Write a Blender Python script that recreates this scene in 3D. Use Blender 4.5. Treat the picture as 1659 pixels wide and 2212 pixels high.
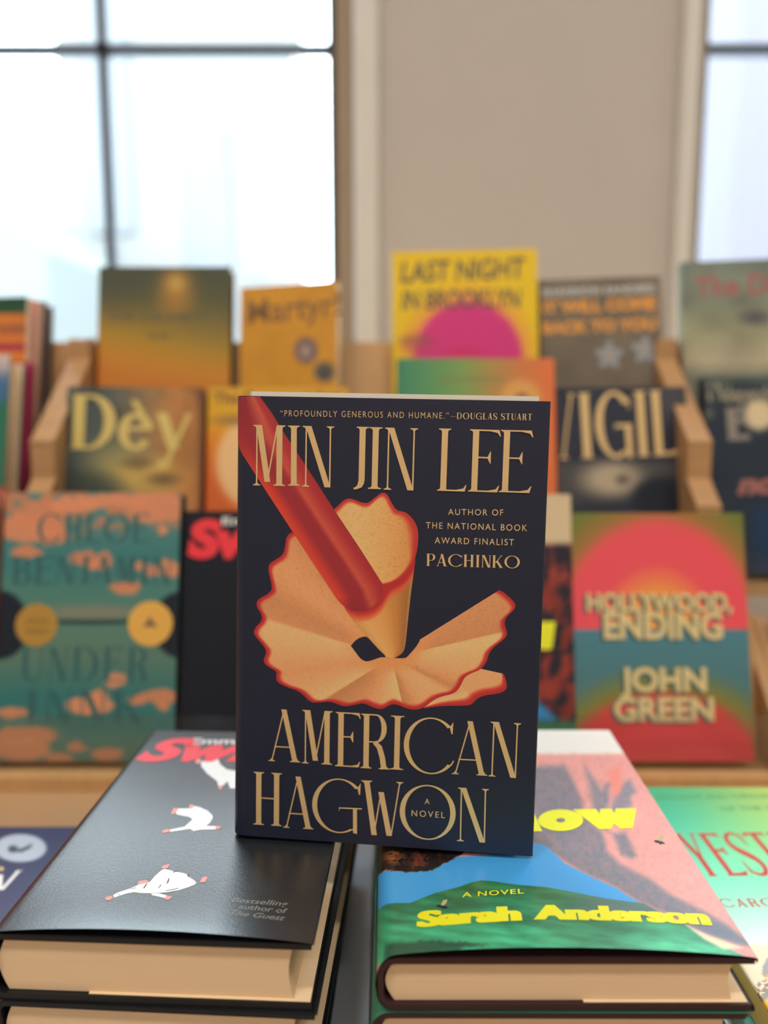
import bpy, math, random
import numpy as np
from mathutils import Vector, Matrix
from mathutils.geometry import tessellate_polygon

random.seed(4)
rng = np.random.default_rng(7)
for o in list(bpy.data.objects):
    bpy.data.objects.remove(o, do_unlink=True)
S = bpy.context.scene
COL = S.collection
R = math.radians

# ------------------------------------------------------------------ camera, light, exposure
TABLE = 0.75
CAM = np.array([0.0, 0.0, 1.0975])
PITCH = R(8.49)
F, CX, CY = 1850.0, 829.5, 1106.0          # focal length and centre in 1659x2212 pixels
cam_data = bpy.data.cameras.new('camera')
cam_data.sensor_fit = 'VERTICAL'
cam_data.sensor_height = 36.0
cam_data.sensor_width = 27.0
cam_data.lens = 36.0 * F / 2212.0
cam_data.clip_start = 0.02
cam_data.clip_end = 200
cam_data.dof.use_dof = True
cam_data.dof.focus_distance = 0.426
cam_data.dof.aperture_fstop = 3.35
cam = bpy.data.objects.new('camera', cam_data)
COL.objects.link(cam)
cam.location = CAM
cam.rotation_euler = (math.pi / 2 - PITCH, 0, 0)
S.camera = cam

S.view_settings.view_transform = 'Standard'
S.view_settings.look = 'None'
S.view_settings.gamma = 1.0
S.view_settings.exposure = 0.18
S.view_settings.use_curve_mapping = False
S.cycles.use_denoising = True
S.cycles.max_bounces = 10
S.cycles.transparent_max_bounces = 12
S.cycles.caustics_reflective = False
S.cycles.caustics_refractive = False
S.cycles.sample_clamp_indirect = 6.0

world = bpy.data.worlds.new('overcast_sky')
S.world = world
world.use_nodes = True
wn = world.node_tree.nodes
wn['Background'].inputs[0].default_value = (0.80, 0.91, 1.0, 1)
wn['Background'].inputs[1].default_value = 12.0

sun_data = bpy.data.lights.new('sun', 'SUN')
sun_data.energy = 1.4
sun_data.angle = R(3)
sun_data.color = (1.0, 0.98, 0.95)
sun = bpy.data.objects.new('sun', sun_data)
COL.objects.link(sun)
sun.rotation_euler = (R(48), 0, R(-14))      # comes over the roof onto the buildings outside

def area(name, loc, rot, sx, sy, power, col, spread=180):
    d = bpy.data.lights.new(name, 'AREA')
    d.shape = 'RECTANGLE'
    d.size, d.size_y = sx, sy
    d.energy = power
    d.color = col
    d.spread = R(spread)
    o = bpy.data.objects.new(name, d)
    COL.objects.link(o)
    o.location = loc
    o.rotation_euler = rot
    return o
# warm ceiling lamps of the shop, behind and above the camera
for i, (x, y, p) in enumerate(((-0.9, -0.5, 21), (0.9, -0.5, 21), (0.0, -2.2, 28), (-1.7, 0.75, 5), (1.7, 0.75, 5))):
    area('ceiling_lamp_light', (x, y, 3.05), (0, 0, 0), 1.1, 0.25, p, (1.0, 0.90, 0.78))
# daylight sampling guides in the window openings (portals give no light of their own)
for x0, x1 in ((-0.94, -0.09), (0.575, 1.42)):
    p = area('window_portal', ((x0 + x1) / 2, 1.72, 1.85), (R(-90), 0, 0), x1 - x0, 1.7, 1, (1, 1, 1))
    p.data.cycles.is_portal = True

# ------------------------------------------------------------------ helpers
GAIN = np.array([1.26, 1.32, 1.22])
def lin(c):
    c = np.asarray(c, float) / 255.0
    return np.where(c <= 0.04045, c / 12.92, ((c + 0.055) / 1.055) ** 2.4)
def alb(c, g=1.0):
    return np.clip(lin(c) * GAIN * g, 0.0, 0.9)
def rgba(c, g=1.0):
    a = alb(c, g)
    return (float(a[0]), float(a[1]), float(a[2]), 1.0)

MATS = {}
def mat(name, col, rough=0.6, spec=0.5, metal=0.0, noise=0.0, nscale=40.0, bump=0.0, g=1.0, raw=None, stretch=(1, 1, 1), coat=0.0):
    if name in MATS:
        return MATS[name]
    m = bpy.data.materials.new(name)
    m.use_nodes = True
    nt = m.node_tree
    b = nt.nodes['Principled BSDF']
    c = raw if raw is not None else rgba(col, g)
    b.inputs['Base Color'].default_value = c
    b.inputs['Roughness'].default_value = rough
    b.inputs['Specular IOR Level'].default_value = spec
    b.inputs['Metallic'].default_value = metal
    b.inputs['Coat Weight'].default_value = coat
    if noise or bump:
        tc = nt.nodes.new('ShaderNodeTexCoord')
        mp = nt.nodes.new('ShaderNodeMapping')
        mp.inputs['Scale'].default_value = stretch
        nz = nt.nodes.new('ShaderNodeTexNoise')
        nz.inputs['Scale'].default_value = nscale
        nz.inputs['Detail'].default_value = 4
        nt.links.new(tc.outputs['Object'], mp.inputs['Vector'])
        nt.links.new(mp.outputs[0], nz.inputs['Vector'])
        if noise:
            rp = nt.nodes.new('ShaderNodeMapRange')
            rp.inputs['To Min'].default_value = 1 - noise
            rp.inputs['To Max'].default_value = 1 + noise
            mx = nt.nodes.new('ShaderNodeVectorMath')
            mx.operation = 'SCALE'
            mx.inputs[0].default_value = c[:3]
            nt.links.new(nz.outputs[0], rp.inputs[0])
            nt.links.new(rp.outputs[0], mx.inputs['Scale'])
            nt.links.new(mx.outputs[0], b.inputs['Base Color'])
        if bump:
            bp = nt.nodes.new('ShaderNodeBump')
            bp.inputs['Strength'].default_value = bump
            bp.inputs['Distance'].default_value = 0.0004
            nt.links.new(nz.outputs[0], bp.inputs['Height'])
            nt.links.new(bp.outputs[0], b.inputs['Normal'])
    MATS[name] = m
    return m

def printmat(name, rough=0.45, spec=0.5, bump=0.0, grain=0.06, gscale=900.0):
    """printed paper: ink colour from the mesh's colour attribute, faint paper grain"""
    if name in MATS:
        return MATS[name]
    m = bpy.data.materials.new(name)
    m.use_nodes = True
    nt = m.node_tree
    b = nt.nodes['Principled BSDF']
    at = nt.nodes.new('ShaderNodeAttribute')
    at.attribute_name = 'Ink'
    tc = nt.nodes.new('ShaderNodeTexCoord')
    nz = nt.nodes.new('ShaderNodeTexNoise')
    nz.inputs['Scale'].default_value = gscale
    nz.inputs['Detail'].default_value = 2
    rp = nt.nodes.new('ShaderNodeMapRange')
    rp.inputs['To Min'].default_value = 1 - grain
    rp.inputs['To Max'].default_value = 1 + grain
    mx = nt.nodes.new('ShaderNodeVectorMath')
    mx.operation = 'SCALE'
    nt.links.new(tc.outputs['Object'], nz.inputs['Vector'])
    nt.links.new(nz.outputs[0], rp.inputs[0])
    nt.links.new(at.outputs['Color'], mx.inputs[0])
    nt.links.new(rp.outputs[0], mx.inputs['Scale'])
    nt.links.new(mx.outputs[0], b.inputs['Base Color'])
    b.inputs['Roughness'].default_value = rough
    b.inputs['Specular IOR Level'].default_value = spec
    if bump:
        bp = nt.nodes.new('ShaderNodeBump')
        bp.inputs['Strength'].default_value = bump
        bp.inputs['Distance'].default_value = 0.0003
        nt.links.new(nz.outputs[0], bp.inputs['Height'])
        nt.links.new(bp.outputs[0], b.inputs['Normal'])
    MATS[name] = m
    return m

def mesh_obj(name, V, Fc, mats, parent=None, smooth=False, ink=None, midx=None):
    me = bpy.data.meshes.new(name)
    V = [tuple(map(float, v)) for v in V] if not isinstance(V, np.ndarray) else V.tolist()
    me.from_pydata(V, [], [tuple(int(i) for i in f) for f in Fc])
    for m in (mats if isinstance(mats, (list, tuple)) else [mats]):
        me.materials.append(m)
    if smooth:
        me.polygons.foreach_set('use_smooth', [True] * len(me.polygons))
    if midx is not None:
        me.polygons.foreach_set('material_index', [int(i) for i in midx])
    if ink is not None:
        at = me.color_attributes.new('Ink', 'FLOAT_COLOR', 'POINT')
        a = np.ones((len(V), 4), np.float32)
        a[:, :3] = ink
        at.data.foreach_set('color', a.ravel())
    me.update()
    o = bpy.data.objects.new(name, me)
    COL.objects.link(o)
    if parent is not None:
        o.parent = parent
    return o

class MB:
    def __init__(self):
        self.V, self.F = [], []
    def box(self, x0, x1, y0, y1, z0, z1):
        n = len(self.V)
        self.V += [(x, y, z) for z in (z0, z1) for y in (y0, y1) for x in (x0, x1)]
        self.F += [(n + a, n + b, n + c, n + d) for a, b, c, d in
                   ((0, 2, 3, 1), (4, 5, 7, 6), (0, 1, 5, 4), (2, 6, 7, 3), (0, 4, 6, 2), (1, 3, 7, 5))]
        return self
    def prism_x(self, prof, x0, x1):
        """closed (y,z) profile swept along x"""
        n, k = len(self.V), len(prof)
        self.V += [(x0, y, z) for y, z in prof] + [(x1, y, z) for y, z in prof]
        self.F += [(n + i, n + (i + 1) % k, n + k + (i + 1) % k, n + k + i) for i in range(k)]
        for t in tessellate_polygon([[Vector((y, z, 0)) for y, z in prof]]):
            self.F.append((n + t[0], n + t[1], n + t[2]))
            self.F.append((n + k + t[2], n + k + t[1], n + k + t[0]))
        return self
    def cyl(self, x, y, z0, z1, r, k=20):
        n = len(self.V)
        for z in (z0, z1):
            self.V += [(x + r * math.cos(2 * math.pi * i / k), y + r * math.sin(2 * math.pi * i / k), z) for i in range(k)]
        self.F += [(n + i, n + (i + 1) % k, n + k + (i + 1) % k, n + k + i) for i in range(k)]
        self.F += [tuple(n + k - 1 - i for i in range(k)), tuple(n + k + i for i in range(k))]
        return self
    def build(self, name, m, parent=None, bevel=0.0):
        o = mesh_obj(name, self.V, self.F, m, parent)
        if bevel:
            b = o.modifiers.new('edge', 'BEVEL')
            b.width = bevel
            b.segments = 2
        return o

def thing(name, label, cat, M=None, group=None):
    o = bpy.data.objects.new(name, None)
    o.empty_display_size = 0.05
    COL.objects.link(o)
    if M is not None:
        o.matrix_world = M
    o['label'] = label
    o['category'] = cat
    if group:
        o['group'] = group
    return o
def struct(o):
    o['kind'] = 'structure'
    return o

# ------------------------------------------------------------------ projection used to lay the artwork out flat on each cover
cp, sp = math.cos(PITCH), math.sin(PITCH)
FW = np.array([0, cp, -sp]); UP = np.array([0, sp, cp]); RT = np.array([1.0, 0, 0])
def ray(px, py):
    return RT * ((px - CX) / F) + UP * ((CY - py) / F) + FW
def proj(P):
    d = P - CAM
    z = d @ FW
    return CX + F * (d @ RT) / z, CY - F * (d @ UP) / z
def hit(px, py, P0, n):
    d = ray(px, py)
    t = ((P0 - CAM) @ n) / (d @ n)
    return CAM + d * t

# ------------------------------------------------------------------ numpy painting helpers
def vnoise(x, y, seed=0):
    g = np.random.default_rng(seed).random((256, 256))
    xi, yi = np.floor(x).astype(int), np.floor(y).astype(int)
    fx, fy = x - xi, y - yi
    fx, fy = fx * fx * (3 - 2 * fx), fy * fy * (3 - 2 * fy)
    a = g[xi % 256, yi % 256]; b = g[(xi + 1) % 256, yi % 256]
    c = g[xi % 256, (yi + 1) % 256]; d = g[(xi + 1) % 256, (yi + 1) % 256]
    return (a * (1 - fx) + b * fx) * (1 - fy) + (c * (1 - fx) + d * fx) * fy
def fbm(x, y, seed=0, o=4):
    s, a, t = 0, 0.5, 0
    for i in range(o):
        s = s + a * vnoise(x * 2 ** i, y * 2 ** i, seed + i)
        t += a
        a *= 0.5
    return s / t
def sstep(a, b, x):
    t = np.clip((x - a) / (b - a), 0, 1)
    return t * t * (3 - 2 * t)
def mixc(C, col, m):
    return C * (1 - m[:, None]) + np.asarray(col, float) * m[:, None]
def polymask(x, y, poly, soft=1.5):
    """soft inside mask of a polygon, positive inside"""
    P = np.array(poly, float)
    inside = np.zeros(len(x), bool)
    d2 = np.full(len(x), 1e18)
    for i in range(len(P)):
        ax, ay = P[i]; bx, by = P[(i + 1) % len(P)]
        with np.errstate(divide='ignore', invalid='ignore'):
            c = ((ay > y) != (by > y)) & (x < (bx - ax) * (y - ay) / (by - ay + 1e-12) + ax)
        inside ^= c
        L = (bx - ax) ** 2 + (by - ay) ** 2 + 1e-12
        t = np.clip(((x - ax) * (bx - ax) + (y - ay) * (by - ay)) / L, 0, 1)
        d2 = np.minimum(d2, (x - ax - t * (bx - ax)) ** 2 + (y - ay - t * (by - ay)) ** 2)
    d = np.sqrt(d2) * np.where(inside, 1, -1)
    return sstep(-soft, soft, d)
def ell(x, y, cx, cy, rx, ry, soft=0.1):
    d = np.sqrt(((x - cx) / rx) ** 2 + ((y - cy) / ry) ** 2)
    return 1 - sstep(1 - soft, 1 + soft, d)
def ramp(t, stops):
    t = np.asarray(t, float)
    xs = [s[0] for s in stops]
    return np.stack([np.interp(t, xs, [s[1][k] for s in stops]) for k in range(3)], -1)
def flat(c):
    return lambda u, v, px, py: np.tile(np.asarray(c, float), (len(u), 1))

# ------------------------------------------------------------------ books
PAGE = None
def pagemat():
    if 'page_edges' in MATS:
        return MATS['page_edges']
    m = mat('page_edges', None, 0.85, 0.2, raw=(0.82, 0.61, 0.39, 1), noise=0.10, nscale=60, stretch=(0.25, 0.25, 40))
    return m

class Book:
    """local frame: x from spine to fore-edge, y from foot to head, z from back cover to front cover"""
    def __init__(s, M, W, H, T, label, cat='book', group=None, name='hardcover_book', paint=None, edge=(20, 20, 25),
                 res=0.002, r=0.005, bulge=0.0, inset=0.005, kind='hard', rough=0.45, jbump=0.0, spine=None, back=None,
                 page=None, page_up=0.0, solid=True, spec=0.5):
        s.M, s.W, s.H, s.T, s.r, s.bulge, s.name = M, W, H, T, r, bulge, name
        Mn = np.array(M)
        s.Mn, s.Mi = Mn, np.linalg.inv(Mn)
        s.root = thing(name, label, cat, M, group)
        s.n = Mn[:3, 2]
        s.P0 = Mn[:3, 3] + s.n * T
        s.arc = r * math.pi / 2
        # jacket / printed cover
        ss = [r - s.arc * (1 - i / 8) for i in range(8)] + list(np.linspace(r, W, max(3, int((W - r) / res) + 1)))
        ys = np.linspace(0, H, max(3, int(H / res) + 1))
        SS, YY = np.meshgrid(np.array(ss), ys, indexing='ij')
        x, y = SS.ravel(), YY.ravel()
        P = s.surf(x, y)
        wp = P @ Mn[:3, :3].T + Mn[:3, 3]
        px, py = proj(wp)
        C = (paint or flat((200, 200, 200)))(x / W, y / H, px, py)
        nx, ny = len(ss), len(ys)
        idx = np.arange(nx * ny).reshape(nx, ny)
        Q = np.stack([idx[:-1, :-1], idx[1:, :-1], idx[1:, 1:], idx[:-1, 1:]], -1).reshape(-1, 4)
        V, Fc, ink = [P], [Q], [alb(C)]
        n0 = nx * ny
        # spine, back and the two folded-in flaps
        prof = [(0, T - r), (-0.0006, T / 2), (0, r)] + [(r - r * math.cos(a), r - r * math.sin(a)) for a in np.linspace(0.2, math.pi / 2, 5)] + [(W, 0)]
        pw = [(W, 0), (W + 0.0006, 0.0008), (W + 0.0002, 0.0026)] if kind == 'hard' else []
        fw = [(W, T), (W + 0.0006, T - 0.0008), (W + 0.0002, T - 0.0026)] if kind == 'hard' else []
        sc = alb(spine if spine is not None else C[:max(1, ny)].mean(0))
        bc = alb(back if back is not None else C.mean(0))
        for pr, c in ((prof, sc), (pw, bc), (fw, alb(C[-ny:].mean(0)))):
            if not pr:
                continue
            k = len(pr)
            yy = np.linspace(0, H, 12)
            VV = np.array([[(a, q, b + (s.bz(np.array([min(a, W)]), np.array([q]))[0] if pr is fw else 0)) for q in yy] for a, b in pr]).reshape(-1, 3)
            ii = np.arange(k * 12).reshape(k, 12) + n0
            qq = np.stack([ii[:-1, 1:], ii[1:, 1:], ii[1:, :-1], ii[:-1, :-1]], -1).reshape(-1, 4) if pr is not fw else np.stack([ii[:-1, :-1], ii[1:, :-1], ii[1:, 1:], ii[:-1, 1:]], -1).reshape(-1, 4)
            V.append(VV); Fc.append(qq); ink.append(np.tile(c, (len(VV), 1)))
            n0 += len(VV)
        V, Fc, ink = np.concatenate(V), np.concatenate(Fc), np.concatenate(ink)
        s.pm = printmat('print_%.2f_%.2f_%.2f' % (rough, jbump, spec), rough, spec, jbump)
        s.cover = mesh_obj('dust_jacket' if kind == 'hard' else 'paper_cover', V, Fc, s.pm, s.root, True, ink)
        # boards
        if kind == 'hard':
            e, bt = 0.0005, 0.0026
            rr = r - e
            out, inn = [], []
            for a in np.linspace(math.pi / 2, math.pi, 7):
                out.append((r + rr * math.cos(a), T - r + rr * math.sin(a)))
                inn.append((r + max(rr - bt, 0.0008) * math.cos(a), T - r + max(rr - bt, .0008) * math.sin(a)))
            for a in np.linspace(math.pi, 1.5 * math.pi, 7):
                out.append((r + rr * math.cos(a), r + rr * math.sin(a)))
                inn.append((r + max(rr - bt, .0008) * math.cos(a), r + max(rr - bt, .0008) * math.sin(a)))
            out = [(W - 0.0006, T - e)] + out + [(W - 0.0006, e)]
            inn = [(W - 0.0006, T - e - bt)] + inn + [(W - 0.0006, e + bt)]
            k = len(out)
            V = [(a, q, b) for q in (0.0004, H - 0.0004) for a, b in out + inn]
            Fc = []
            for i in range(k - 1):
                Fc += [(i, i + 1, 2 * k + i + 1, 2 * k + i), (k + i + 1, k + i, 3 * k + i, 3 * k + i + 1),
                       (i + 1, i, k + i, k + i + 1), (2 * k + i, 2 * k + i + 1, 3 * k + i + 1, 3 * k + i)]
            Fc += [(0, 2 * k, 3 * k, k), (k - 1, 2 * k - 1, 4 * k - 1, 3 * k - 1)]
            s.case = mesh_obj('hard_cover', V, Fc, mat('board_%d_%d_%d' % edge, edge, 0.5, 0.4), s.root)
            z0, z1, x0, yi = e + bt + 0.0002, T - e - bt - 0.0002, bt + 0.0012, 0.003
        else:
            z0, z1, x0, yi, inset = 0.0004, T - 0.0004, 0.0012, 0.0004, min(inset, 0.0006)
        # page block with a rounded back and a hollow fore-edge
        k = 9
        prof = [(x0 + 0.004 * (1 - math.sin(math.pi * i / (k - 1))) if kind == 'hard' else x0, z0 + (z1 - z0) * i / (k - 1)) for i in range(k)]
        prof += [(W - inset - (0.0022 * math.sin(math.pi * i / (k - 1)) if kind == 'hard' else 0), z1 - (z1 - z0) * i / (k - 1)) for i in range(k)]
        n = len(prof)
        ya, yb = yi, H - yi + page_up
        V = [(a, q, b) for q in (ya, yb) for a, b in prof]
        Fc = [(i, n + i, n + (i + 1) % n, (i + 1) % n) for i in range(n)]
        for i in range(k - 1):
            Fc += [(i, i + 1, n - 2 - i, n - 1 - i), (n + n - 1 - i, n + n - 2 - i, n + i + 1, n + i)]
        s.pages = mesh_obj('page_block', V, Fc, page or pagemat(), s.root)
    def bz(s, x, y):
        if not s.bulge:
            return np.zeros(len(x))
        t = np.clip(x / s.W, 0, 1)
        return s.bulge * np.sin(math.pi * t ** 0.9) ** 0.75 * np.exp(-(np.clip(y, 0, 1) / 0.042) ** 1.6)
    def surf(s, x, y, e=0.0):
        x, y = np.asarray(x, float), np.asarray(y, float)
        a = np.clip((s.r - x) / s.r, 0, math.pi / 2)
        X = np.where(x >= s.r, x, s.r - (s.r + e) * np.sin(a))
        Z = np.where(x >= s.r, s.T + e, s.T - s.r + (s.r + e) * np.cos(a))
        return np.stack([X, y, Z + s.bz(x, y)], -1)
    def loc(s, px, py):
        P = s.Mi[:3, :3] @ hit(px, py, s.P0, s.n) + s.Mi[:3, 3]
        return np.array([P[0], P[1]])
    def locs(s, pts):
        return [s.loc(*p) for p in pts]
    # flat printed shapes; polys in local (x, y)
    def polys(s, name, plist, m, e=0.00012, parent=None, ink=None, label=None):
        V, Fc, ee = [], [], []
        for ip, poly in enumerate(plist):
            n = len(V)
            V += [tuple(p) for p in poly]
            ee += [ip * 2.5e-6] * len(poly)
            for t in tessellate_polygon([[Vector((p[0] * 1000, p[1] * 1000, 0)) for p in poly]]):
                a, b, c = (np.array(poly[i]) for i in t)
                ar = (b[0] - a[0]) * (c[1] - a[1]) - (b[1] - a[1]) * (c[0] - a[0])
                Fc.append((n + t[0], n + t[1], n + t[2]) if ar > 0 else (n + t[0], n + t[2], n + t[1]))
        V = np.array(V)
        W_ = s.surf(V[:, 0], V[:, 1], e)
        W_[:, 2] += np.array(ee)
        o = mesh_obj(name, W_, Fc, m, parent or s.cover)
        if label:
            o['label'] = label
        return o
    def text(s, name, txt, L, Rr, cap, m, bold=0.0, shear=0.0, space=1.0, e=0.00012, px=True, smear=0.0):
        """sans lettering along the baseline L..Rr, cap height 'cap' pixels (or metres when px is False)"""
        v, f, ch = sans(txt, bold, shear, space)
        if px:
            l, r_ = s.loc(*L), s.loc(*Rr)
            mid = ((L[0] + Rr[0]) / 2, (L[1] + Rr[1]) / 2)
            c = np.linalg.norm(s.loc(mid[0], mid[1] - cap) - s.loc(*mid))
        else:
            l, r_, c = np.array(L), np.array(Rr), cap
        d = r_ - l
        ln = np.linalg.norm(d)
        d /= ln
        nrm = np.array([-d[1], d[0]])
        x0, x1 = v[:, 0].min(), v[:, 0].max()
        if smear:
            n_ = len(v)
            v = np.concatenate([v + np.array([k * smear, 0, 0]) for k in (-1, 0, 1)])
            v[:, 2] = np.repeat(np.arange(3), n_)
            f = [tuple(i + n_ * k for i in p) for k in range(3) for p in f]
        x0, x1 = v[:, 0].min(), v[:, 0].max()
        q = l + np.outer((v[:, 0] - x0) / (x1 - x0) * ln, d) + np.outer(v[:, 1] / ch * c, nrm)
        W_ = s.surf(q[:, 0], q[:, 1], e)
        if smear:
            W_[:, 2] += v[:, 2] * 3e-6
        return mesh_obj(name, W_, f, m, s.cover)
    def serif(s, name, txt, L, Rr, cap, m, t=0.14, n=0.03, sp=0.10, e=0.00012, word=0.35, px=True, sx=0.05):
        P, w = serif_line(txt, t, n, sp, word, sx)
        if px:
            l, r_ = s.loc(*L), s.loc(*Rr)
            mid = ((L[0] + Rr[0]) / 2, (L[1] + Rr[1]) / 2)
            c = np.linalg.norm(s.loc(mid[0], mid[1] - cap) - s.loc(*mid))
        else:
            l, r_, c = np.array(L), np.array(Rr), cap
        d = r_ - l
        ln = np.linalg.norm(d)
        d /= ln
        nrm = np.array([-d[1], d[0]])
        out = [[l + d * (a / w * ln) + nrm * (b * c) for a, b in p] for p in P]
        return s.polys(name, out, m, e)

FONT_CACHE = {}
def sans(txt, bold, shear, space):
    key = (txt, bold, shear, space)
    if key in FONT_CACHE:
        return FONT_CACHE[key]
    def mk(t):
        cu = bpy.data.curves.new('tmp', 'FONT')
        cu.body = t
        cu.size = 1.0
        cu.offset = bold
        cu.shear = shear
        cu.space_character = space
        cu.resolution_u = 5
        o = bpy.data.objects.new('tmp', cu)
        COL.objects.link(o)
        dg = bpy.context.evaluated_depsgraph_get()
        dg.update()
        me = bpy.data.meshes.new_from_object(o.evaluated_get(dg))
        v = np.array([tuple(q.co) for q in me.vertices])
        f = [tuple(p.vertices) for p in me.polygons]
        bpy.data.objects.remove(o)
        bpy.data.meshes.remove(me)
        bpy.data.curves.remove(cu)
        return v, f
    hv, _ = mk('H')
    v, f = mk(txt)
    FONT_CACHE[key] = (v, f, hv[:, 1].max())
    return FONT_CACHE[key]

# ---- a high-contrast serif alphabet drawn from stems, diagonals and bowls (unit cap height)
def stem(x, w, y0=0.0, y1=1.0, lo=(1, 1), hi=(1, 1), ext=0.05, st=0.016, br=0.055):
    P = []
    def q(cx, sg, y, up):
        o = []
        for k in range(6):
            a = k / 5 * math.pi / 2
            o.append((cx + sg * ext * (1 - math.sin(a)), y + up * (st + (br - st) * (1 - math.cos(a)))))
        return o
    P += [(x - ext, y0)] if lo[0] else [(x, y0)]
    if lo[1]:
        P += [(x + w + ext, y0)] + q(x + w, 1, y0, 1)
    else:
        P += [(x + w, y0)]
    if hi[1]:
        P += q(x + w, 1, y1, -1)[::-1] + [(x + w + ext, y1)]
    else:
        P += [(x + w, y1)]
    if hi[0]:
        P += [(x - ext, y1)] + q(x, -1, y1, -1)
    else:
        P += [(x, y1)]
    if lo[0]:
        P += q(x, -1, y0, 1)[::-1]
    return P
def diag(x0, x1, w, y0=0.0, y1=1.0):
    return [(x0, y0), (x0 + w, y0), (x1 + w, y1), (x1, y1)]
def ring(cx, cy, rx, ry, tx, ty, a0, a1, n=40):
    A = [R(a0 + (a1 - a0) * i / n) for i in range(n + 1)]
    return [(cx + rx * math.cos(a), cy + ry * math.sin(a)) for a in A] + \
           [(cx + (rx - tx) * math.cos(a), cy + (ry - ty) * math.sin(a)) for a in A[::-1]]
def stroke(pts, ws):
    Lf, Rg = [], []
    for i, (x, y) in enumerate(pts):
        a = pts[max(i - 1, 0)]; b = pts[min(i + 1, len(pts) - 1)]
        dx, dy = b[0] - a[0], b[1] - a[1]
        l = math.hypot(dx, dy) or 1
        Lf.append((x - dy / l * ws[i] / 2, y + dx / l * ws[i] / 2))
        Rg.append((x + dy / l * ws[i] / 2, y - dx / l * ws[i] / 2))
    return Lf + Rg[::-1]
def arm_hi(x, W, n, y=1.0):
    return [(x, y - n), (W * .55 + x * .45, y - n), (W * .86 + x * .14, y - n - .025), (W * .96 + x * .04, y - .105), (W, y - .11), (W * .93 + x * .07, y), (x, y)]
def arm_lo(x, W, n, y=0.0):
    return [(a, 2 * y - b + 0.0) for a, b in [(q[0], q[1] - 1.0 + y + 0.0) for q in arm_hi(x, W, n)]][::-1]
WID = dict(M=.60, I=.30, N=.56, J=.34, L=.55, E=.56, A=.62, R=.60, C=.86, H=.62, G=.86, W=.80, O=.92, P=.55, K=.66, S=.52,
           D=.74, U=.64, T=.60, V=.62, Y=.60, B=.58, e=.56, y=.56, F=.54)
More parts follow.
